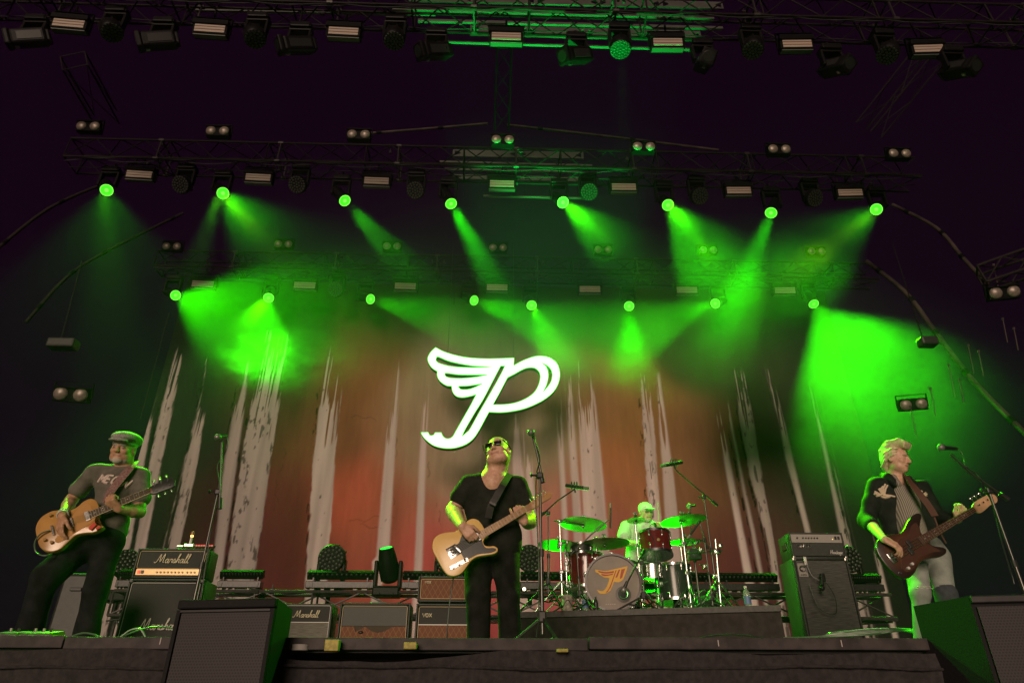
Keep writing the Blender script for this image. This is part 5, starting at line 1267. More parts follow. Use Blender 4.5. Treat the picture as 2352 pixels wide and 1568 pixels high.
def letters_on(shirt, text, font, P0, ux, uz, hgt, wid, m, name, parent, slant=0., shape=None):
    """strokes laid on the cloth: each stroke point is dropped onto the garment from in front"""
    from mathutils.bvhtree import BVHTree
    bvh = BVHTree.FromPolygons([v.co for v in shirt.data.vertices], [tuple(p.vertices) for p in shirt.data.polygons])
    st, W = letters(text, font, slant, False) if shape is None else (shape, 0)
    ux = Vector(ux); uz = Vector(uz); nrm = ux.cross(uz).normalized(); nrm = nrm if nrm.y < 0 else -nrm; b = MB()
    for s_ in st:
        pts = []
        for i in range(len(s_)-1):
            for k in range(6): t = k/6; pts.append((s_[i][0]*(1-t)+s_[i+1][0]*t, s_[i][1]*(1-t)+s_[i+1][1]*t))
        pts.append(s_[-1]); out = []
        for (x, y) in pts:
            q = Vector(P0)+ux*(x-W/2)*hgt+uz*y*hgt; h = bvh.ray_cast(q+nrm*.4, -nrm)
            if h[0] is not None: out.append(h[0]+nrm*.003)
        if len(out) > 1: b.tube(out, wid, 5)
    return b.build(name, m, parent)
# ============================================================ singer in the middle
Y0 = 5.1
S_ = lambda x, y, dy=0: P(893.8+.36*x, 940.8+.36*y, Y0+dy)      # places read off the enlarged photograph
fx = lambda p, z: Vector((p.x, p.y, z))
SK1 = skin('warm_skin', (.60, .36, .26))
base = fx(S_(655, 1400), 0); T1 = thing('person', 'heavy bald man in dark glasses and black V-neck shirt playing a blonde guitar', 'person', base)
B = Body(); loc = lambda v: Vector(v)-base
hc = loc(S_(697, 272, -.02)); p, Q = head(B, hc, (-.42, -1, .26), (-.10, .20, 1), 1.12, jowl=1)
nk = loc(S_(668, 425, .03)); B.cap(nk, hc+Vector((.01, .035, -.04)), .090, .080, 0, .03)
B.ell(loc(S_(665, 455, .03)), (.13, .08, .07), None, 0, .03); B.ell(loc(S_(662, 480, .05)), (.11, .125, .12), None, 0, .03)
shL, shR = loc(S_(515, 475, .04)), loc(S_(825, 480, .06)); elL, wrL = loc(S_(408, 640, .06)), loc(S_(468, 742, -.25))
elR, wrR = loc(S_(898, 712, .06)), loc(S_(862, 712, -.12))
arm(B, shL, elL, wrL, (.062, .056, .054, .034)); arm(B, shR, elR, wrR, (.062, .056, .054, .034))
hand(B, wrL, loc(S_(520, 800, -.265))-wrL, (.35, .35, -.3), (.6, -.2, .6), 1.0, (38, 45, 50, 55))
hand(B, wrR, (-.35, -.62, .55), (-.1, .65, .75), (-1, .2, .3), 1.08, (82, 88, 90, 92), thumb=(40, 20))
B.cap(loc(S_(655, 700, .07)), loc(S_(655, 830, .07)), .13, .12, 0, .03)
LIPM_ = mat('lips', (.40, .20, .14), .5); EYE = mat('eye_dark', (.20, .13, .10), .3)
B.mesh('body', [SK1, SK1, SK1, LIPM_, mat('pale_brow', (.36, .25, .17), .8), EYE], T1, .0065)
# black v-neck shirt
BS = mat('black_shirt', (.016, .014, .014), .9, noise=.4, nscale=14, bump=.5, spec=.25); B = Body()
ch = loc(S_(668, 560, .05)); B.ell(loc(S_(665, 520, .07)), (.215, .12, .13), None, 0, .05); B.ell(loc(S_(660, 640, .07)), (.215, .14, .18), None, 0, .05)
B.ell(loc(S_(652, 800, .04)), (.225, .165, .18), None, 0, .06); B.ell(loc(S_(655, 885, .07)), (.215, .15, .14), None, 0, .05)
B.cap(shL+Vector((.08, .0, .015)), shR-Vector((.08, 0, -.015)), .062, .062, 0, .05); B.cap(nk+Vector((0,.02,-.01)), nk+Vector((0, .02, -.06)), .085, .10, 0, .03)
for (sh, el) in ((shL, elL), (shR, elR)): B.cap(sh, lerp(sh, el, .30), .074, .070, 0, .04); B.cap(lerp(sh, el, .30), lerp(sh, el, .52), .069, .078, 0, .02)
B.ell(nk+Vector((0, -.06, .055)), (.072, .09, .045), None, 0, .01, True); B.cap(nk+Vector((-.01, -.13, .04)), nk+Vector((-.005, -.15, -.045)), .048, .006, 0, .01, True)
SH1 = B.mesh('shirt', [BS], T1, .0075, wr=.010, wf=9, seed=3)
# black trousers
BJ = mat('black_jeans', (.013, .011, .012), .9, noise=.5, nscale=14, bump=.5, spec=.15); B = Body()
hL, hR = loc(S_(570, 925, .06)), loc(S_(735, 925, .06)); kL, kR = fx(loc(S_(567, 1250, -.0)), .47), fx(loc(S_(768, 1250, .02)), .47)
aL, aR = fx(loc(S_(572, 1420, .04)), .09), fx(loc(S_(775, 1420, .06)), .09)
B.ell(loc(S_(655, 905, .06)), (.19, .135, .12), None, 0, .05)
for (h_, k_, a_) in ((hL, kL, aL), (hR, kR, aR)):
    B.cap(h_, k_, .110, .088, 0, .04); B.cap(k_, a_, .084, .076, 0, .02)
B.mesh('trousers', [BJ], T1, .008, wr=.011, wf=8, seed=5)
B = Body(); shoe(B, aL, (-.2, -1, 0)); shoe(B, aR, (.25, -1, 0)); B.mesh('shoes', [BLACK], T1, .009)
# dark glasses
b = mb(); S2, F2, U2 = basis((-.42, -1, .26), (-.10, .20, 1)); GLS = mat('dark_glasses', (.012, .012, .014), .12, spec=.8)
b.box(p(0, .106, .016), (.13, .006, .006), rot=Q, ch=.002)
for q in (-1, 1):
    b.box(p(q*.036, .104, .002), (.056, .008, .032), rot=Q@Matrix.Rotation(q*-.22, 3, 'Z'), ch=.008); b.tube([p(q*.074, .104, .014), p(q*.088, .05, .010), p(q*.090, -.01, .002)], .0055, 6)
b.build('glasses', GLS, T1, 40)
# ============================================================ left guitarist
Y0 = 4.95
S_ = lambda x, y, dy=0: P(.39*x, 893.8+.39*y, Y0+dy)
base = fx(S_(400, 1450), 0); T2 = thing('person', 'man in a flat cap and grey lettered T-shirt leaning back with an amber guitar', 'person', base)
SK2 = skin('tan_skin', (.50, .29, .18)); B = Body()
hc = loc(S_(728, 352, .06)); p, Q = head(B, hc, (.06, -1, -.20), (.08, -.12, 1), 1.0, beard=4)
nk = loc(S_(728, 462, .13)); B.cap(nk, hc+Vector((.012, .03, -.05)), .064, .060, 0, .03); B.ell(nk+Vector((0, 0, -.04)), (.11, .07, .06), None, 0, .03)
shL, shR = loc(S_(545, 490, .12)), loc(S_(835, 510, .14)); elL, wrL = loc(S_(418, 655, .10)), loc(S_(368, 745, -.155))
elR, wrR = loc(S_(822, 722, .10)), loc(S_(704, 706, -.05))
arm(B, shL, elL, wrL, (.050, .043, .042, .028)); arm(B, shR, elR, wrR, (.050, .043, .042, .028))
hand(B, wrL, loc(S_(345, 850, -.165))-wrL, (.4, .5, -.1), (.8, -.3, .2), 1.02, (22, 25, 28, 34), thumb=(25, 20))
hand(B, wrR, (-.55, -.62, .45), (.0, .65, .75), (-1, .2, .3), 1.05, (78, 84, 88, 90), thumb=(40, 20))
B.cap(loc(S_(680, 640, .13)), loc(S_(630, 780, .13)), .11, .11, 0, .03)
GB = mat('grey_beard', (.46, .42, .36), .9)
B.mesh('body', [SK2, SK2, SK2, mat('lips', (.42, .16, .13)), GB, EYE], T2, .0062)
TS = mat('grey_shirt', (.125, .108, .092), .9, noise=.3, nscale=14, bump=.4); B = Body()
B.ell(loc(S_(700, 560, .14)), (.170, .105, .13), None, 0, .05); B.cap(loc(S_(690, 610, .14)), loc(S_(635, 800, .13)), .130, .130, 0, .05); B.ell(loc(S_(632, 775, .11)), (.148, .125, .13), None, 0, .05)
B.cap(loc(S_(660, 800, .12)), loc(S_(700, 850, .14)), .10, .05, 0, .04); B.cap(shL+Vector((.06, 0, .01)), shR-Vector((.06, 0, -.01)), .058, .058, 0, .05); B.cap(nk+Vector((0,.01,.0)), nk+Vector((0,.01,-.05)), .074, .09, 0, .03)
for (sh, el) in ((shL, elL), (shR, elR)): B.cap(sh, lerp(sh, el, .35), .060, .060, 0, .04); B.cap(lerp(sh, el, .35), lerp(sh, el, .62), .058, .070, 0, .02)
B.ell(nk+Vector((0, -.05, .045)), (.062, .075, .04), None, 0, .01, True)
SH2 = B.mesh('shirt', [TS], T2, .0072, wr=.009, wf=10, seed=9)
a0 = loc(S_(674, 532, .03)); ux = (loc(S_(775, 548, .03))-loc(S_(575, 510, .03))).normalized(); uz = Vector((-ux.z, 0, ux.x))
letters_on(SH2, 'MEOW', BLOCK, a0-uz*.036, ux, uz, .062, .0088, mat('pink_white_print', (.62, .50, .45), .8), 'lettering', T2, .15)
DJ = mat('dark_jeans', (.013, .011, .015), .9, noise=.5, nscale=12, bump=.5, spec=.15); B = Body()
hL, hR = loc(S_(530, 900, .12)), loc(S_(640, 915, .14)); kL, kR = fx(loc(S_(262, 1130, -.1)), .52), fx(loc(S_(570, 1160, .1)), .48)
aL, aR = fx(loc(S_(175, 1420, .05)), .10), fx(loc(S_(512, 1440, .15)), .09)
B.ell(loc(S_(590, 880, .12)), (.165, .12, .11), None, 0, .05); B.cap(loc(S_(600, 850, .1)), loc(S_(560, 900, .1)), .13, .12, 0, .04)
for (h_, k_, a_) in ((hL, kL, aL), (hR, kR, aR)): B.cap(h_, k_, .100, .080, 0, .05); B.cap(k_, a_, .076, .078, 0, .02)
B.cap(lerp(hL, kL, .3)+Vector((-.02,0,.03)), lerp(hL, kL, .9), .10, .09, 0, .04)
B.mesh('trousers', [DJ], T2, .0085, wr=.014, wf=7, seed=15)
B = Body(); shoe(B, aL, (-.5, -1, 0)); shoe(B, aR, (.2, -1, 0)); B.mesh('shoes', [BLACK], T2, .009)
# flat cap
CAPM = mat('tweed_cap', (.30, .29, .26), .95, noise=.45, nscale=90, bump=.5); B = Body()
B.ell(p(0, -.010, .085), (.100, .118, .048), Q, 0, .03); B.ell(p(0, .03, .078), (.085, .10, .034), Q, 0, .03); B.ell(p(0, -.07, .07), (.088, .05, .045), Q, 0, .03)
B.ell(p(0, .112, .048), (.070, .048, .011), Q, 0, .012); B.ell(p(0, -.005, .03), (.082, .098, .03), Q, 0, .02)
B.ell(p(0, .0, -.03), (.076, .10, .07), Q, 0, .004, True)
B.mesh('flat_cap', [CAPM], T2, .006, wr=.002, wf=30, seed=2)
b = mb(); d = (wrL-elL).normalized()
for k in range(3): b.tube([wrL-d*(.015+.016*k)+frame(d)@Vector((.034*math.cos(a), .034*math.sin(a), 0)) for a in np.linspace(0, 6.283, 18)], .006 if k != 1 else .0045, 6, k % 2)
b.build('bracelets', [mat('pale_beads', (.5, .5, .45), .5), BLACK], T2, 60)
# ============================================================ bassist
Y0 = 5.1
S_ = lambda x, y, dy=0: P(1740.5+.3763*x, 978.4+.3763*y, Y0+dy)
base = fx(S_(1010, 1250), 0); T3 = thing('person', 'blond person in a black jacket with bird patches and torn jeans playing a sunburst bass', 'person', base)
SK3 = skin('pale_skin', (.66, .42, .30)); B = Body()
hc = loc(S_(845, 205, .04)); p, Q = head(B, hc, (.62, -.88, -.20), (.08, -.08, 1), .98)
nk = loc(S_(845, 318, .08)); B.cap(nk+Vector((0,.02,-.03)), hc+Vector((-.012, .03, -.05)), .058, .054, 0, .03); B.ell(nk+Vector((0, 0, -.04)), (.10, .06, .06), None, 0, .03)
shL, shR = loc(S_(718, 362, .10)), loc(S_(1000, 372, .12)); elL, wrL = loc(S_(668, 575, .12)), loc(S_(770, 690, -.22))
elR, wrR = loc(S_(1095, 555, .12)), loc(S_(1215, 575, -.08))
arm(B, shL, elL, wrL, (.045, .040, .040, .026)); arm(B, shR, elR, wrR, (.045, .040, .036, .025))
hand(B, wrL, loc(S_(860, 735, -.245))-wrL, (.1, .35, -.5), (.3, -.3, .8), .98, (30, 35, 40, 45), thumb=(20, 15))
hand(B, wrR, (.25, -.65, .45), (-.05, .6, .8), (-.8, .3, .5), 1.02, (62, 68, 72, 75), thumb=(15, 15), spread=.15)
B.cap(loc(S_(880, 480, .1)), loc(S_(930, 650, .1)), .11, .10, 0, .03)
B.mesh('body', [SK3, SK3, SK3, mat('lips', (.42, .16, .13)), mat('fair_brow', (.34, .24, .14), .8), mat('closed_eyelid', (.52, .32, .24), .6)], T3, .0062)
# blond quiff
HB = mat('blond_hair', (.60, .50, .30), .5, noise=.3, nscale=40, bump=.35); B = Body()
B.ell(p(0, -.030, .045), (.080, .086, .080), Q, 0, .02); B.ell(p(0, -.062, .0), (.070, .048, .068), Q, 0, .02); B.cap(p(0, -.075, -.05), p(0, -.06, -.085), .045, .034, 0, .02)
B.ell(p(0, .035, .118), (.062, .058, .040), Q, 0, .025); B.ell(p(.0, .070, .112), (.054, .034, .032), Q, 0, .02); B.ell(p(0, -.03, .108), (.070, .075, .038), Q, 0, .025)
for i in range(7):
    x = -.048+.016*i; B.chain([p(x, .088, .086), p(x, .092, .122), p(x*.95, .045, .150+.003*(i % 2)), p(x*.9, -.04, .140), p(x*.85, -.10, .075), p(x*.7, -.108, .0)], [.007, .014, .014, .014, .013, .010], 0, .012)
for q in (-1, 1):
    for k in range(3): B.chain([p(q*.068, .055-.01*k, .075-.022*k), p(q*.080, .01, .070-.025*k), p(q*.079, -.05, .04-.03*k), p(q*.05, -.098, .0-.03*k)], [.006, .010, .011, .009], 0, .010)
B.mesh('hair', [HB], T3, .0048, wr=.0008, wf=60, seed=7)
b = mb(); b.tube([p(-.09, -.01, .0), p(-.088, .012, -.012), p(-.08, -.02, -.04), p(-.06, -.05, -.09)], .004, 5); b.ball(p(-.092, .004, -.004), .009, 8); b.build('earpiece', BLACK, T3)
# striped shirt inside
ST = bpy.data.materials.new('striped_shirt'); ST.use_nodes = True; nt = ST.node_tree; pb = nt.nodes['Principled BSDF']; pb.inputs['Roughness'].default_value = .9
tc = nt.nodes.new('ShaderNodeTexCoord'); wv = nt.nodes.new('ShaderNodeTexWave'); wv.inputs['Scale'].default_value = 26; wv.inputs['Distortion'].default_value = 2.5; wv.inputs['Detail'].default_value = 1; wv.inputs['Detail Scale'].default_value = .3
nt.links.new(tc.outputs['Object'], wv.inputs['Vector']); mx = nt.nodes.new('ShaderNodeMix'); mx.data_type = 'RGBA'; mx.inputs[6].default_value = (.10, .095, .085, 1); mx.inputs[7].default_value = (.38, .34, .28, 1)
nt.links.new(wv.outputs['Fac'], mx.inputs[0]); nt.links.new(mx.outputs[2], pb.inputs['Base Color']); B = Body()
B.ell(loc(S_(885, 440, .08)), (.115, .10, .13), None, 0, .04); B.cap(loc(S_(895, 500, .07)), loc(S_(945, 690, .06)), .110, .115, 0, .04)
B.cap(nk+Vector((-.03, -.02, .0)), nk+Vector((-.045, -.075, -.07)), .028, .022, 0, .01); B.cap(nk+Vector((.035, -.03, .0)), nk+Vector((.05, -.08, -.07)), .026, .022, 0, .01)
B.ell(nk+Vector((0, -.075, -.02)), (.026, .05, .06), None, 0, .01, True)
B.mesh('shirt', [ST], T3, .0068, wr=.004, wf=12, seed=19)
JK = mat('black_jacket', (.014, .016, .015), .8, noise=.4, nscale=14, bump=.4, spec=.25); B = Body()
B.ell(loc(S_(845, 450, .14)), (.175, .115, .15), None, 0, .05); B.cap(loc(S_(820, 500, .14)), loc(S_(850, 660, .16)), .135, .135, 0, .05); B.cap(loc(S_(960, 480, .14)), loc(S_(1020, 640, .16)), .09, .09, 0, .05)
B.cap(shL+Vector((.05, 0, .005)), shR-Vector((.05, 0, -.005)), .054, .054, 0, .05)
for (sh, el, wr_) in ((shL, elL, wrL), (shR, elR, wrR)):
    B.cap(sh, lerp(sh, el, .5), .062, .060, 0, .04); B.cap(lerp(sh, el, .5), el, .060, .062, 0, .03); e2 = lerp(el, wr_, .25 if wr_ is wrL else .72); B.cap(el, e2, .064, .054 if wr_ is wrL else .046, 0, .02)
    B.cap(e2-(e2-el).normalized()*.012, e2+(e2-el).normalized()*.012, (.052 if wr_ is wrL else .043), None, 0, .006)
B.chain([nk+Vector((-.075, .035, .035)), nk+Vector((-.085, -.03, .0)), nk+Vector((-.07, -.085, -.075))], [.022, .028, .020], 0, .012)
B.chain([nk+Vector((.07, .04, .03)), nk+Vector((.09, -.02, -.005)), nk+Vector((.10, -.085, -.07))], [.020, .024, .018], 0, .012); B.cap(nk+Vector((-.07, .055, .04)), nk+Vector((.07, .055, .035)), .02, .02, 0, .012)
op = [loc(S_(878, 340, -.03)), loc(S_(915, 480, -.02)), loc(S_(950, 620, -.01)), loc(S_(965, 700, -.01))]
B.p += []; [B.p.append(('c', op[i], op[i+1], (.045, .062, .085)[i], (.062, .085, .10)[i], 0, .012, True)) for i in range(3)]
B.ell(nk+Vector((0, -.01, .02)), (.058, .05, .07), None, 0, .01, True)
JO = B.mesh('jacket', [JK], T3, .0075, wr=.010, wf=8, seed=21)
BIRD = mat('cream_embroidery', (.62, .50, .36), .8)
bird = [[(0,0),(.5,-.05),(.9,-.2),(1.25,-.35)], [(.45,0),(.35,.5),(.55,.7)], [(.5,.0),(.55,.55),(.8,.9)], [(.55,.0),(.75,.5),(1.0,.8)], [(.1,.0),(-.3,.25)], [(.1,-.05),(-.4,.05)], [(.2,-.1),(-.3,-.2)], [(.4,-.12),(.9,-.3),(.5,-.35),(.2,-.2)], [(.3,.05),(.1,.5)], [(.35,.1),(.2,.55)]]
letters_on(JO, '', BLOCK, loc(S_(752, 405, -.0)), (1,0,0), (0,0,1), .085, .0085, BIRD, 'bird_patch', T3, shape=bird)
letters_on(JO, '', BLOCK, loc(S_(1035, 405, .02)), (-1,0,0), (0,0,1), .060, .0065, BIRD, 'bird_patch', T3, shape=bird)
JB = mat('faded_jeans', (.27, .29, .27), .9, noise=.3, nscale=9); JD = mat('dark_denim_patch', (.05, .055, .07), .9, noise=.2); B = Body()
hL, hR = loc(S_(950, 800, .14)), loc(S_(1090, 795, .16)); kL, kR = fx(loc(S_(1000, 1045, -.02)), .50), fx(loc(S_(1140, 1010, .06)), .52)
aL, aR = fx(loc(S_(975, 1235, .10)), .10), fx(loc(S_(1180, 1230, .2)), .09)
B.ell(loc(S_(1010, 745, .14)), (.155, .11, .12), None, 0, .05)
B.cap(hL, kL, .092, .066, 0, .03); B.cap(kL, aL, .062, .058, 0, .03); B.cap(hR, kR, .095, .073, 0, .03); B.cap(kR+Vector((.004,0,-.01)), aR, .081, .074, 1, .006)
B.mesh('jeans', [JB, JD], T3, .0075, wr=.009, wf=9, seed=31)
b = mb()
for dz, L in ((.03, .05), (.018, .06), (-.10, .04)): b.tube([kL+Vector((-L+.02*k*L/.05, -.072+.004*abs(k-2.5), dz+.004*math.sin(k*2))) for k in range(6)], .003, 5)
b.build('frayed_tear', mat('frayed_thread', (.5, .48, .42), .9), T3)
B = Body(); shoe(B, aL, (-.1, -1, 0)); shoe(B, aR, (.3, -1, 0)); B.mesh('shoes', [BLACK], T3, .009)
# ============================================================ drummer
Y0 = 8.55
S_ = lambda x, y, dy=0: P(1204.2+.288*x, 1016+.288*y, Y0+dy)
base = fx(S_(960, 900), RZ); T4 = thing('person', 'drummer in a pale cap and light shirt seated behind the drum kit', 'person', base)
B = Body(); hc = loc(S_(968, 558)); p, Q = head(B, hc, (.30, -1, -.22), (.04, -.16, 1), 1.0, beard=4)
nk = loc(S_(960, 625, .06)); B.cap(nk, hc+Vector((0, .04, -.05)), .062, .058, 0, .03)
shL, shR = loc(S_(812, 668, .08)), loc(S_(1062, 690, .08)); elL, wrL = loc(S_(785, 800, .0)), loc(S_(900, 805, -.20)); elR, wrR = loc(S_(1095, 790, -.05)), loc(S_(1075, 688, -.22))
arm(B, shL, elL, wrL, (.050, .043, .041, .028)); arm(B, shR, elR, wrR, (.050, .043, .041, .028))
hand(B, wrL, (.9, -.3, -.1), (0, -.2, -1), (0, -1, .2), 1.0, (60, 65, 65, 65)); hand(B, wrR, (-.15, -.5, .5), (-.3, -.2, -.8), (-1, 0, .2), 1.0, (65, 65, 65, 65))
B.cap(loc(S_(930, 760, .1)), loc(S_(930, 900, .15)), .13, .13, 0, .03)
B.mesh('body', [SK3, SK3, SK3, mat('lips', (.42, .16, .13)), GB, EYE], T4, .008)
PS = mat('pale_shirt', (.62, .62, .55), .9, noise=.1, nscale=20); B = Body()
B.ell(loc(S_(935, 690, .12)), (.20, .12, .15), None, 0, .05); B.cap(loc(S_(925, 740, .13)), loc(S_(920, 930, .18)), .16, .17, 0, .05); B.cap(shL+Vector((.06,0,.01)), shR-Vector((.06,0,-.01)), .06, .06, 0, .05); B.cap(nk, nk+Vector((0,.01,-.06)), .07, .09, 0, .03)
for (sh, el) in ((shL, elL), (shR, elR)): B.cap(sh, lerp(sh, el, .55), .075, .082, 0, .04)
B.ell(nk+Vector((.0, -.06, .03)), (.05, .07, .06), None, 0, .01, True)
B.mesh('shirt', [PS], T4, .0085, wr=.010, wf=9, seed=41)
B = Body(); h0 = loc(S_(925, 965, .2)); 
for q in (-1, 1): B.cap(h0+Vector((q*.09, 0, -.02)), Vector((q*.26, -.30, .50)), .095, .072, 0, .03); B.cap(Vector((q*.26, -.30, .50)), Vector((q*.24, -.42, .10)), .066, .050, 0, .02)
B.mesh('trousers', [DJ], T4, .010, wr=.005, wf=9, seed=43)
B = Body(); shoe(B, Vector((-.24, -.42, .1)), (0, -1, 0)); shoe(B, Vector((.24, -.42, .1)), (0, -1, 0)); B.mesh('shoes', [BLACK], T4, .011)
B = Body(); B.ell(p(0, -.012, .05), (.088, .104, .080), Q, 0, .02); B.ell(p(0, .125, .042), (.070, .065, .011), Q, 0, .012); B.ell(p(0, .0, -.03), (.074, .12, .062), Q, 0, .003, True)
B.mesh('cap', [mat('pale_cap', (.75, .75, .66), .9)], T4, .006)
b = mb()
for q in (-1, 1): b.box(p(q*.034, .098, .004), (.044, .006, .020), rot=Q, ch=.005)
b.box(p(0, .100, .010), (.11, .005, .004), rot=Q); b.build('glasses', mat('grey_lens', (.12, .12, .10), .2), T4)
for (w_, e_, lab) in ((wrR, Vector((-.02, -.16, .30)), 'drumstick raised in the drummer\'s hand, seen above the rack tom'), (wrL, Vector((.30, -.22, -.02)), 'drumstick held low in the drummer\'s other hand over the snare drum')):
    q = base+w_; b = mb(); b.cyl(-e_*.25, e_*.9, .0085, .006, 8); b.ball(e_*.92, .008, 8); tag(b.build('drumstick', mat('hickory', (.62, .5, .3), .5), smooth=50, loc=q), lab, 'drumstick', 'drumsticks')
# ------------------------------------------------------------- guitars
def guitar_frame(body, headp, tilt=0.0, lean=0.0):
    """local x along the neck to the head, y up across the body, z out to the audience"""
    x = (headp-body).normalized(); z = Vector((0, -1, lean)); z = (z-x*z.dot(x)).normalized(); y = z.cross(x)
    M = Matrix((x, y, z)).transposed()
    return M @ Matrix.Rotation(tilt, 3, 'X')
def place(t, o, Q): t.location = o; t.rotation_mode = 'QUATERNION'; t.rotation_quaternion = Q.to_quaternion()
def slab(pts, z0, z1, bev=.006):
    """body with rounded rims"""
    b = mb(); n = len(pts); cx = sum(p[0] for p in pts)/n; cy_ = sum(p[1] for p in pts)/n; a = sum(pts[i][0]*pts[(i+1) % n][1]-pts[(i+1) % n][0]*pts[i][1] for i in range(n))
    if a < 0: pts = pts[::-1]
    nm = []
    for i in range(n):
        d = Vector((pts[(i+1) % n][0]-pts[i-1][0], pts[(i+1) % n][1]-pts[i-1][1])); d = d.normalized() if d.length > 0 else Vector((1, 0)); nm.append((d.y, -d.x))
    rings = [(z0, bev), (z0+bev*.3, bev*.3), (z0+bev, 0), (z1-bev, 0), (z1-bev*.3, bev*.3), (z1, bev)]; vs = []; fs = []
    for (z, ins) in rings: vs += [(p[0]-q[0]*ins, p[1]-q[1]*ins, z) for p, q in zip(pts, nm)]
    for k in range(len(rings)-1):
        for i in range(n): fs.append((k*n+i, k*n+(i+1) % n, (k+1)*n+(i+1) % n, (k+1)*n+i))
    fs += [tuple(range(n-1, -1, -1)), tuple(range((len(rings)-1)*n, len(rings)*n))]
    return b._add(vs, fs, 0)
def neck(t, x0, x1, w0, w1, zf, fbm, nkm, nfr, dots, scale_start, scale_len, dotm=BLACK, side=0):
    b = mb(); vs = []
    b.prism([(x0, -w0/2), (x1, -w1/2), (x1, w1/2), (x0, w0/2)], zf-.008, zf); b.build('fingerboard', fbm, t)
    b = mb(); b.tube([(x0, 0, zf-.010), ((x0+x1)/2, 0, zf-.010), (x1+.02, 0, zf-.010)], [w0*.5, (w0+w1)*.245, w1*.48], 10); b.v = [(v[0], v[1], min(v[2], zf-.008)) for v in b.v]; b.build('neck_back', nkm, t, 60)
    b = mb()
    for i in range(1, nfr+1):
        x = x1-scale_len*(1-2**(-i/12)); w_ = w1+(w0-w1)*(x1-x)/(x1-x0)
        if x > x0: b.box((x, 0, zf+.0008), (.0022, w_, .002))
    b.build('frets', STEEL, t)
    b = mb()
    for i in dots:
        x = x1-scale_len*(1-(2**(-i/12)+2**(-(i-1)/12))/2)
        for yy in ((-.01, .01) if i == 12 else (0,)): b.cyl((x, yy, zf-.0005), (x, yy, zf+.0009), .0035, n=8)
    b.build('inlay_dots', dotm, t)
def strings(t, xa, xb, ya, yb, za, zb, n, m=STEEL, r=.0009):
    b = mb()
    for i in range(n): u = i/(n-1)-.5; b.cyl((xa, u*ya, za), (xb, u*yb, zb), r, n=4, cap=False)
    b.build('strings', m, t)
def strap(t, worldpts, w_, m, nm='strap'):
    inv = t.matrix_basis.inverted(); b = MB(); pts = [Vector(q) for q in smooth_path(worldpts, 6)]; vs = []; fs = []
    for k, q in enumerate(pts):
        d = (pts[min(k+1, len(pts)-1)]-pts[max(k-1, 0)]).normalized(); v = Vector((0, -1, 0)); s = d.cross(v).normalized(); f = s.cross(d)
        for (a, c_) in ((-1, -1), (1, -1), (1, 1), (-1, 1)): vs.append(inv@(q+s*a*w_/2+f*c_*.002))
    for k in range(len(pts)-1):
        for j in range(4): fs.append((k*4+j, k*4+(j+1) % 4, k*4+4+(j+1) % 4, k*4+4+j))
    b._add(vs, fs, 0); return b.build(nm, m, t)
MAPLE = mat('maple_neck', (.50, .27, .11), .35, noise=.15, nscale=12); AMBER = mat('amber_body', (.48, .25, .075), .25, spec=.7, noise=.2, nscale=7)
BLONDE = mat('blonde_body', (.76, .49, .18), .3, spec=.6, noise=.08, nscale=5); ROSE = mat('rosewood', (.09, .035, .022), .45)
# -- blonde single-cutaway guitar of the singer
TELE = [(-.205,.02),(-.200,.09),(-.165,.145),(-.11,.160),(-.05,.140),(-.005,.120),(.05,.125),(.10,.142),(.145,.140),(.175,.110),(.183,.07),(.182,.035,1),(.182,-.028,1),(.150,-.032),(.128,-.050),(.128,-.078),(.150,-.098),(.178,-.112),(.192,-.138),(.180,-.158),(.150,-.160),(.10,-.140),(.04,-.118),(-.01,-.120),(-.06,-.142),(-.11,-.160),(-.165,-.148),(-.200,-.10)]
Zs = lambda x, y, Y: P(893.8+.36*x, 940.8+.36*y, Y)
o_ = Zs(478, 870, 4.91); hp = Zs(1070, 525, 4.93)
GT = thing('electric_guitar', 'blonde electric guitar with a black scratch plate held by the man in dark glasses', 'guitar'); place(GT, o_, guitar_frame(o_, hp, 0, .12))
slab(outline(TELE, 4), -.022, .022, .005).build('body', BLONDE, GT, 40)
b = mb(); b.M = Matrix.Identity(4); b.prism([(-.03,-.030),(.018,-.030),(.025,.030)] if False else outline([(-.045,.032,1),(-.02,.034),(.02,.068),(.07,.098),(.105,.100),(.125,.07),(.128,.030,1),(.128,-.032,1),(.120,-.060),(.125,-.098),(.165,-.122),(.180,-.140),(.165,-.149),(.12,-.138),(.05,-.106),(-.01,-.102),(-.045,-.085,1),(-.045,-.050,1)], 3), .022, .0255); b.build('scratch_plate', mat('black_gloss', (.015,.014,.014), .2, spec=.8), GT)
b = mb(); b.box((-.085, 0, .0245), (.078, .082, .005), ch=.002); b.box((-.048, 0, .029), (.016, .072, .008), rot=Matrix.Rotation(R(14), 3, 'Z'), ch=.002)
for k in range(3): b.cyl((-.108, -.022+.022*k, .031), (-.085, -.022+.022*k, .031), .007, n=10)
b.build('bridge', CHROME, GT, 50)
b = mb(); b.box((-.075, 0, .0285), (.05, .05, .002)); b.build('bridge_recess', BLACK, GT)
b = mb(); b.box((.115, 0, .031), (.022, .068, .012), ch=.004); b.build('neck_pickup', CHROME, GT)
b = mb(); b.box((-.09, -.098, .0245), (.14, .032, .004), rot=Matrix.Rotation(R(-4), 3, 'Z'), ch=.002); b.build('control_plate', CHROME, GT)
for x in (-.14, -.095): b = mb(); b.cyl((x, -.098, .026), (x, -.098, .044), .011, .0105, 14); b.build('knob', CHROME, GT, 40)
b = mb(); b.cyl((-.05, -.099, .026), (-.046, -.099, .048), .003, n=8); b.ball((-.045, -.099, .05), .007, 8); b.build('selector', BLACK, GT)
neck(GT, .125, .545, .056, .043, .030, MAPLE, MAPLE, 21, (3,5,7,9,12,15,17,19), 0, .648)
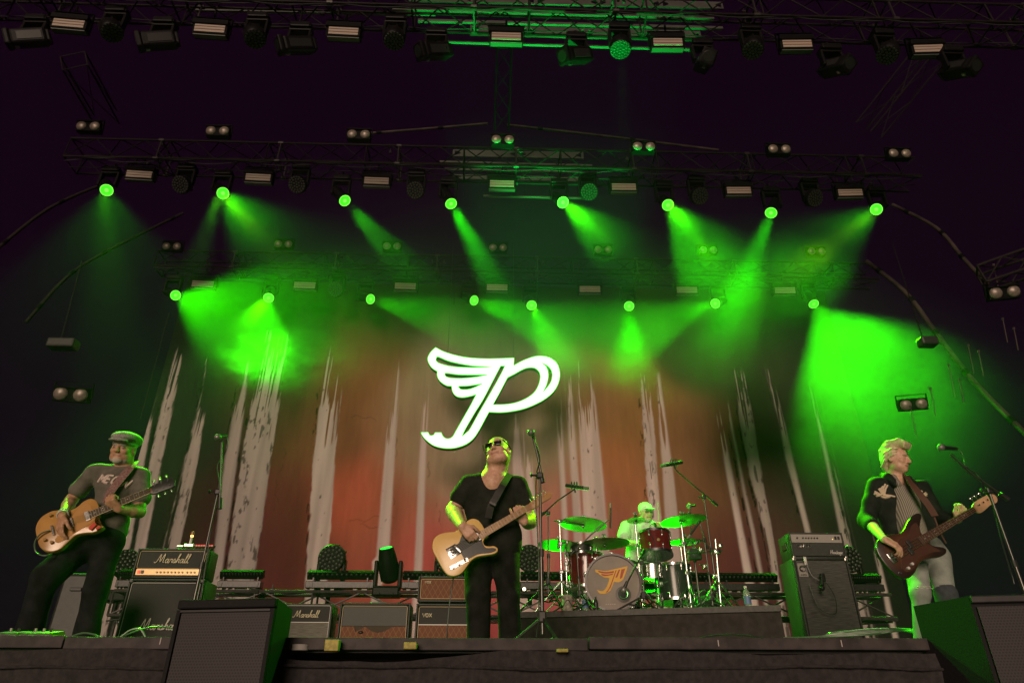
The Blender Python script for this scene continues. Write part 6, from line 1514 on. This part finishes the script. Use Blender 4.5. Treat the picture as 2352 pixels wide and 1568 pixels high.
b = slab(outline([(.545,-.021,1),(.545,.021,1),(.575,.030),(.60,.033),(.66,.033),(.71,.030),(.735,.012),(.73,-.010),(.70,-.022),(.66,-.020),(.60,-.026),(.57,-.028)], 4), .008, .022, .002); b.build('headstock', MAPLE, GT, 40)
for i in range(6): b = mb(); x = .578+.024*i; b.cyl((x, .012+.002*i, .022), (x, .012+.002*i, .034), .004, n=8); b.cyl((x, .03, .014), (x, .052, .014), .0035, n=6); b.ball((x, .056, .014), .0075, 8, sc=(1, .8, .6)); b.build('tuning_peg', CHROME, GT, 50)
strings(GT, -.09, .548, .052, .036, .036, .033, 6)
strap(GT, [Zs(632, 690, 4.88), Zs(648, 620, 4.92), Zs(680, 560, 4.93), Zs(725, 480, 4.96), Zs(770, 410, 5.08)], .05, mat('dark_strap', (.025, .022, .022), .6))
b = mb(); b.M = GT.matrix_basis.inverted(); q = Zs(660, 598, 4.885); b.box(q, (.055, .012, .022), rot=Matrix.Rotation(R(25), 3, 'Y'), ch=.003); b.build('strap_buckle', DARK, GT)
# -- amber guitar of the flat-capped man
Zs = lambda x, y, Y: P(.39*x, 893.8+.39*y, Y)
LP = [(-.20,.0),(-.195,.08),(-.155,.140),(-.09,.160),(-.03,.140),(.02,.108),(.07,.112),(.115,.135),(.16,.135),(.19,.10),(.195,.045),(.188,.028,1),(.185,-.028,1),(.165,-.040),(.155,-.07),(.175,-.105),(.19,-.125),(.165,-.138),(.12,-.138),(.07,-.115),(.02,-.104),(-.03,-.130),(-.09,-.158),(-.155,-.14),(-.195,-.08)]
o_ = Zs(415, 800, 4.85); hp = Zs(1010, 555, 4.97)
GL = thing('electric_guitar', 'amber electric guitar with a dark open headstock held by the man in the flat cap', 'guitar'); place(GL, o_, guitar_frame(o_, hp, R(-12), -.1))
slab(outline(LP, 4), -.026, .020, .008).build('body', AMBER, GL, 40)
b = mb(); b.prism(outline([(.03,.05),(.09,.10),(.14,.10),(.15,.05),(.15,-.05),(.04,-.08),(-.08,-.11),(-.10,-.07),(-.03,-.03)], 3), .020, .0225); b.build('scratch_plate', mat('amber_plate', (.48, .24, .07), .3), GL)
for x in (.115, .01): b = mb(); b.box((x, 0, .026), (.034, .078, .012), ch=.004); b.build('pickup', STEEL, GL)
b = mb(); b.box((-.06, 0, .027), (.016, .085, .010), ch=.003); b.box((-.10, 0, .027), (.014, .08, .010), ch=.003); b.build('bridge', CHROME, GL)
for (x, y) in ((-.12,-.09),(-.155,-.05),(-.09,.12)): b = mb(); b.cyl((x, y, .021), (x, y, .040), .012, .010, 12); b.build('knob', mat('amber_knob', (.35,.2,.06), .3), GL, 40)
b = mb(); b.box((.13, -.10, .03), (.05, .03, .016), rot=Matrix.Rotation(.6, 3, 'Z'), ch=.004); b.box((.16, -.13, .03), (.03, .02, .014), ch=.004); b.build('red_tag', mat('red_ribbon', (.55, .03, .02), .5), GL)
neck(GL, .10, .520, .056, .043, .030, ROSE, mat('dark_neck', (.12,.05,.02), .4), 22, (3,5,7,9,12,15,17), 0, .628, WHITE)
b = mb(); b.tube([(.10,.0285,.027), (.52,.0225,.027)], .0022, 5); b.tube([(.10,-.0285,.027), (.52,-.0225,.027)], .0022, 5); b.build('binding', mat('cream_binding', (.65,.5,.28), .4), GL)
b = slab(outline([(.52,-.022,1),(.52,.022,1),(.545,.036),(.60,.040),(.68,.043),(.69,.02),(.70,.0),(.69,-.02),(.68,-.043),(.60,-.040),(.545,-.036)], 3), .004, .020, .002); b.build('headstock', BLACK, GL, 40)
for i in range(6):
    s = 1 if i < 3 else -1; x = .565+.045*(i % 3); b = mb(); b.cyl((x, s*.022, .02), (x, s*.022, .032), .0045, n=8); b.cyl((x, s*.035, .012), (x, s*.062, .012), .0035, n=6); b.ball((x, s*.068, .012), .011, 8, sc=(.8, 1, .5)); b.build('tuning_peg', CHROME, GL, 50)
strings(GL, -.10, .523, .052, .036, .036, .033, 6)
strap(GL, [Zs(628, 660, 4.88), Zs(648, 610, 4.93), Zs(700, 540, 4.955), Zs(760, 470, 4.985), Zs(800, 425, 5.08)], .062, mat('patterned_strap', (.10, .030, .032), .8, noise=.9, nscale=90, col2=(.26,.17,.15)))
b = mb(); inv = GL.matrix_basis.inverted(); b.tube([inv@Vector(q) for q in smooth_path([Zs(295, 830, 4.80), Zs(240, 850, 4.78), Zs(205, 900, 4.78), Zs(215, 960, 4.8), Zs(270, 978, 4.75), Zs(330, 950, 4.85), Zs(350, 900, 4.95)], 6)], .0055, 6); b.build('lead', GC, GL, 60)
# -- sunburst bass
Zs = lambda x, y, Y: P(1740.5+.3763*x, 978.4+.3763*y, Y)
SB = bpy.data.materials.new('sunburst'); SB.use_nodes = True; nt = SB.node_tree; pb = nt.nodes['Principled BSDF']; pb.inputs['Roughness'].default_value = .28
tc = nt.nodes.new('ShaderNodeTexCoord'); mp = nt.nodes.new('ShaderNodeMapping'); mp.inputs['Scale'].default_value = (4.2, 6.2, 1); ln = nt.nodes.new('ShaderNodeVectorMath'); ln.operation = 'LENGTH'
mp.inputs['Location'].default_value = (.1, 0, 0)
nt.links.new(tc.outputs['Object'], mp.inputs[0]); nt.links.new(mp.outputs[0], ln.inputs[0]); cr = nt.nodes.new('ShaderNodeValToRGB'); nt.links.new(ln.outputs['Value'], cr.inputs[0])
cr.color_ramp.elements[0].position = .25; cr.color_ramp.elements[0].color = (.13, .060, .030, 1); cr.color_ramp.elements[1].position = .95; cr.color_ramp.elements[1].color = (.025, .012, .012, 1); e_ = cr.color_ramp.elements.new(.6); e_.color = (.075, .028, .017, 1)
nt.links.new(cr.outputs[0], pb.inputs['Base Color'])
PB = [(-.235,.02),(-.225,.085),(-.18,.135),(-.11,.150),(-.04,.128),(.01,.108),(.06,.118),(.13,.150),(.20,.168),(.245,.160),(.25,.135),(.21,.105),(.17,.07),(.155,.04,1),(.155,-.035,1),(.165,-.060),(.19,-.082),(.225,-.105),(.235,-.130),(.21,-.148),(.16,-.148),(.10,-.128),(.03,-.112),(-.03,-.125),(-.09,-.152),(-.16,-.158),(-.21,-.12),(-.232,-.05)]
o_ = Zs(915, 745, 4.92); hp = Zs(1560, 365, 4.92)
GBs = thing('bass_guitar', 'sunburst electric bass guitar with a pale headstock held by the blond bassist', 'guitar'); place(GBs, o_, guitar_frame(o_, hp, R(4), .10))
slab(outline(PB, 4), -.022, .022, .008).build('body', SB, GBs, 40)
b = mb(); b.prism(outline([(.125,.030,1),(.16,.07),(.17,.115),(.12,.112),(.05,.075),(-.02,.075),(-.08,.045,1),(-.10,-.03),(-.15,-.09),(-.13,-.125),(-.07,-.12),(-.01,-.09),(.05,-.09),(.13,-.10),(.185,-.118),(.15,-.06),(.125,-.032,1)], 3), .022, .025); b.build('scratch_plate', mat('brown_plate', (.075, .032, .024), .25, spec=.7), GBs)
for (x, y) in ((.015, .02), (-.012, -.022)): b = mb(); b.box((x, y, .030), (.03, .055, .014), ch=.004); b.build('pickup', BLACK, GBs)
b = mb(); b.box((-.165, 0, .028), (.045, .075, .010), ch=.002)
for k in range(4): b.cyl((-.18, -.027+.018*k, .036), (-.15, -.027+.018*k, .036), .006, n=8)
b.build('bridge', CHROME, GBs, 40)
for x, y in ((-.115,-.105),(-.07,-.095)): b = mb(); b.cyl((x, y, .025), (x, y, .042), .011, .010, 14); b.build('knob', mat('pale_knob', (.6,.56,.55), .35), GBs, 40)
b = mb(); b.cyl((-.185,-.105,.022), (-.185,-.105,.030), .010, n=10); b.build('jack', CHROME, GBs)
neck(GBs, .10, .635, .062, .040, .032, ROSE, MAPLE, 20, (3,5,7,9,12,15,17), 0, .80, WHITE)
b = slab(outline([(.635,-.020,1),(.635,.020,1),(.665,.034),(.70,.040),(.78,.040),(.84,.030),(.862,.008),(.855,-.02),(.83,-.036),(.80,-.034),(.77,-.03),(.72,-.038),(.67,-.042),(.648,-.036)], 4), .006, .022, .003); b.build('headstock', mat('pale_maple', (.55,.33,.19), .35, noise=.1), GBs, 40)
for i in range(4): b = mb(); x = .685+.043*i; b.cyl((x, .010, .022), (x, .010, .038), .0085, .007, 12); b.cyl((x, .035, .012), (x, .062, .012), .004, n=6); b.ball((x, .072, .012), .016, 10, sc=(1, .8, .35)); b.build('tuning_peg', CHROME, GBs, 50)
strings(GBs, -.16, .638, .056, .034, .040, .036, 4, r=.0014)
strap(GBs, [Zs(1082, 548, 4.93), Zs(1040, 480, 4.95), Zs(985, 410, 4.97), Zs(935, 345, 5.02), Zs(905, 300, 5.12)], .055, mat('brown_strap', (.10, .045, .03), .6))
strap(GBs, [Zs(1078, 555, 4.92), Zs(1110, 640, 4.92), Zs(1150, 715, 4.95)], .012, mat('brown_strap', (.10, .045, .03), .6), 'strap_end')
# ------------------------------------------------------------- lamps inside the lit heads
GREEN = (0.035, 1.0, 0.0)
PW = 2000.0
for (s_, d, pw, ang) in spots:
    L = bpy.data.lights.new('beam', 'SPOT'); L.energy = PW*pw; L.spot_size = R(ang); L.spot_blend = .4
    L.color = GREEN; L.shadow_soft_size = .09
    o = bpy.data.objects.new('beam', L); COL.objects.link(o); o.location = s_+d*.03
    o.rotation_euler = d.to_track_quat('-Z', 'Y').to_euler()
def lamp(loc, tgt, e, ang, color=GREEN, blend=.4, soft=.08):
    L = bpy.data.lights.new('beam', 'SPOT'); L.energy = e; L.spot_size = R(ang); L.spot_blend = blend; L.color = color; L.shadow_soft_size = soft
    o = bpy.data.objects.new('beam', L); COL.objects.link(o); o.location = loc; o.rotation_euler = (Vector(tgt)-Vector(loc)).to_track_quat('-Z', 'Y').to_euler()
    return o
# ------------------------------------------------------------- haze
hm = bpy.data.materials.new('haze'); hm.use_nodes = True; nt = hm.node_tree; nt.nodes.clear()
out = nt.nodes.new('ShaderNodeOutputMaterial'); v = nt.nodes.new('ShaderNodeVolumePrincipled')
v.inputs['Density'].default_value = .0008; v.inputs['Color'].default_value = (.92, .9, .95, 1); v.inputs['Anisotropy'].default_value = .55
nt.links.new(v.outputs[0], out.inputs['Volume'])
b = mb(); b.box((0, 8, 6), (40, 24, 18)); tag(b.build('haze', hm), kind='stuff')
def smoke(label, c, r, dens, scale, thr, seed, g=.5):
    m = bpy.data.materials.new('smoke'); m.use_nodes = True; nt = m.node_tree; nt.nodes.clear()
    out = nt.nodes.new('ShaderNodeOutputMaterial'); v = nt.nodes.new('ShaderNodeVolumePrincipled')
    v.inputs['Color'].default_value = (.9, .9, .9, 1); v.inputs['Anisotropy'].default_value = g
    tc = nt.nodes.new('ShaderNodeTexCoord'); no = nt.nodes.new('ShaderNodeTexNoise'); no.noise_dimensions = '4D'
    no.inputs['Scale'].default_value = scale; no.inputs['Detail'].default_value = 4; no.inputs['W'].default_value = seed
    no.inputs['Distortion'].default_value = .6
    nt.links.new(tc.outputs['Object'], no.inputs['Vector'])
    ln = nt.nodes.new('ShaderNodeVectorMath'); ln.operation = 'LENGTH'; nt.links.new(tc.outputs['Object'], ln.inputs[0])
    fal = nt.nodes.new('ShaderNodeMapRange'); fal.interpolation_type = 'SMOOTHSTEP'
    fal.inputs[1].default_value = 1.0; fal.inputs[2].default_value = .25; nt.links.new(ln.outputs['Value'], fal.inputs[0])
    mr = nt.nodes.new('ShaderNodeMapRange'); mr.interpolation_type = 'SMOOTHSTEP'; mr.inputs[1].default_value = thr; mr.inputs[2].default_value = thr+.28
    nt.links.new(no.outputs['Fac'], mr.inputs[0])
    mu = nt.nodes.new('ShaderNodeMath'); mu.operation = 'MULTIPLY'; nt.links.new(fal.outputs[0], mu.inputs[0]); nt.links.new(mr.outputs[0], mu.inputs[1])
    m2 = nt.nodes.new('ShaderNodeMath'); m2.operation = 'MULTIPLY'; m2.inputs[1].default_value = dens; nt.links.new(mu.outputs[0], m2.inputs[0])
    nt.links.new(m2.outputs[0], v.inputs['Density']); nt.links.new(v.outputs[0], out.inputs['Volume'])
    b = mb(); b.ball((0, 0, 0), 1.0, 20); o = b.build('smoke', m, loc=c); o.scale = r
    tag(o, label, kind='stuff'); return o
smoke('broad layer of stage haze around the rows of spotlights', P(1176, 650, 12.0), (9.5, 3.7, 3.6), .024, 5.0, .16, 2.)
smoke('bright puff of smoke below the two left rear spotlights', P(610, 825, 12.5), (1.3, .7, .75), .32, 2.6, .44, 3.)
smoke('drifting smoke right of the bright puff', P(700, 830, 12.8), (2.0, .8, 1.0), .14, 2.0, .34, 5.)
smoke('broad bank of smoke where the right beams cross', P(1700, 750, 9.9), (2.8, 1.8, 1.9), .070, 2.2, .22, 8.)
smoke('wide bank of smoke over the bassist', P(2000, 900, 12.0), (2.9, 2.3, 2.9), .060, 2.4, .24, 11.)
smoke('thin smoke drifting across the upper backdrop', P(1400, 810, 11.8), (5.2, 1.5, 1.4), .05, 3.0, .24, 14.)
lamp(P(1260, 1352, 11.0), P(1285, 60, 8.4), 13000, 32, (.0, 1, .08), .2)
lamp(P(1560, 1335, FY-.1), P(1420, 1170, 7.7), 55, 100, (0, 1, 0), blend=.8)  # added unseen green lamps low behind the kit, lighting cymbals and drums from below
lamp(P(1505, 1372, 9.35), P(1500, 1285, 7.9), 60, 110, (0, 1, 0), blend=.8)
lamp(P(1270, 1335, FY-.1), P(1370, 1200, 7.7), 75, 95, (0, 1, 0), blend=.8)
H_ = [P(b_[0], b_[1], b_[2])+Vector((0, -.12, -.06)) for b_ in BEAMS]      # extra narrow lamps added at the lit heads to rim-light the band
for (k, tx, ty, tY, e, a) in ((0,285,1060,5.1,11000,6),(9,300,1110,5.1,14000,7),(9,300,1235,9.6,1500,8),(1,285,1100,5.1,12000,5),(4,2040,1130,5.2,11000,6),(5,2030,1110,5.2,11000,6)):
    lamp(H_[k], P(tx, ty, tY), e, a, (.10, 1, .0), blend=.6)
for (k, tx, ty, tY, e, a) in ((1,1130,1120,5.1,9000,7),(7,1150,1110,5.1,10000,7)): lamp(H_[k], P(tx, ty, tY), e, a, (.30, 1, .0), blend=.6)
for (k, tx, ty, tY, e, a) in ((6,1470,1190,8.3,4000,9),(3,1440,1210,8.2,6000,11),(13,1450,1240,8.2,2200,9)): lamp(H_[k], P(tx, ty, tY), e, a, (.008, 1, 0), blend=.6)
lamp(P(1425, 106, YA)+Vector((0, 0, -.25)), P(1450, 1215, 8.5), 2400, 10, (.02, 1, .02), blend=.6)  # added lamp at an unlit wash head, throwing green on the drummer's front
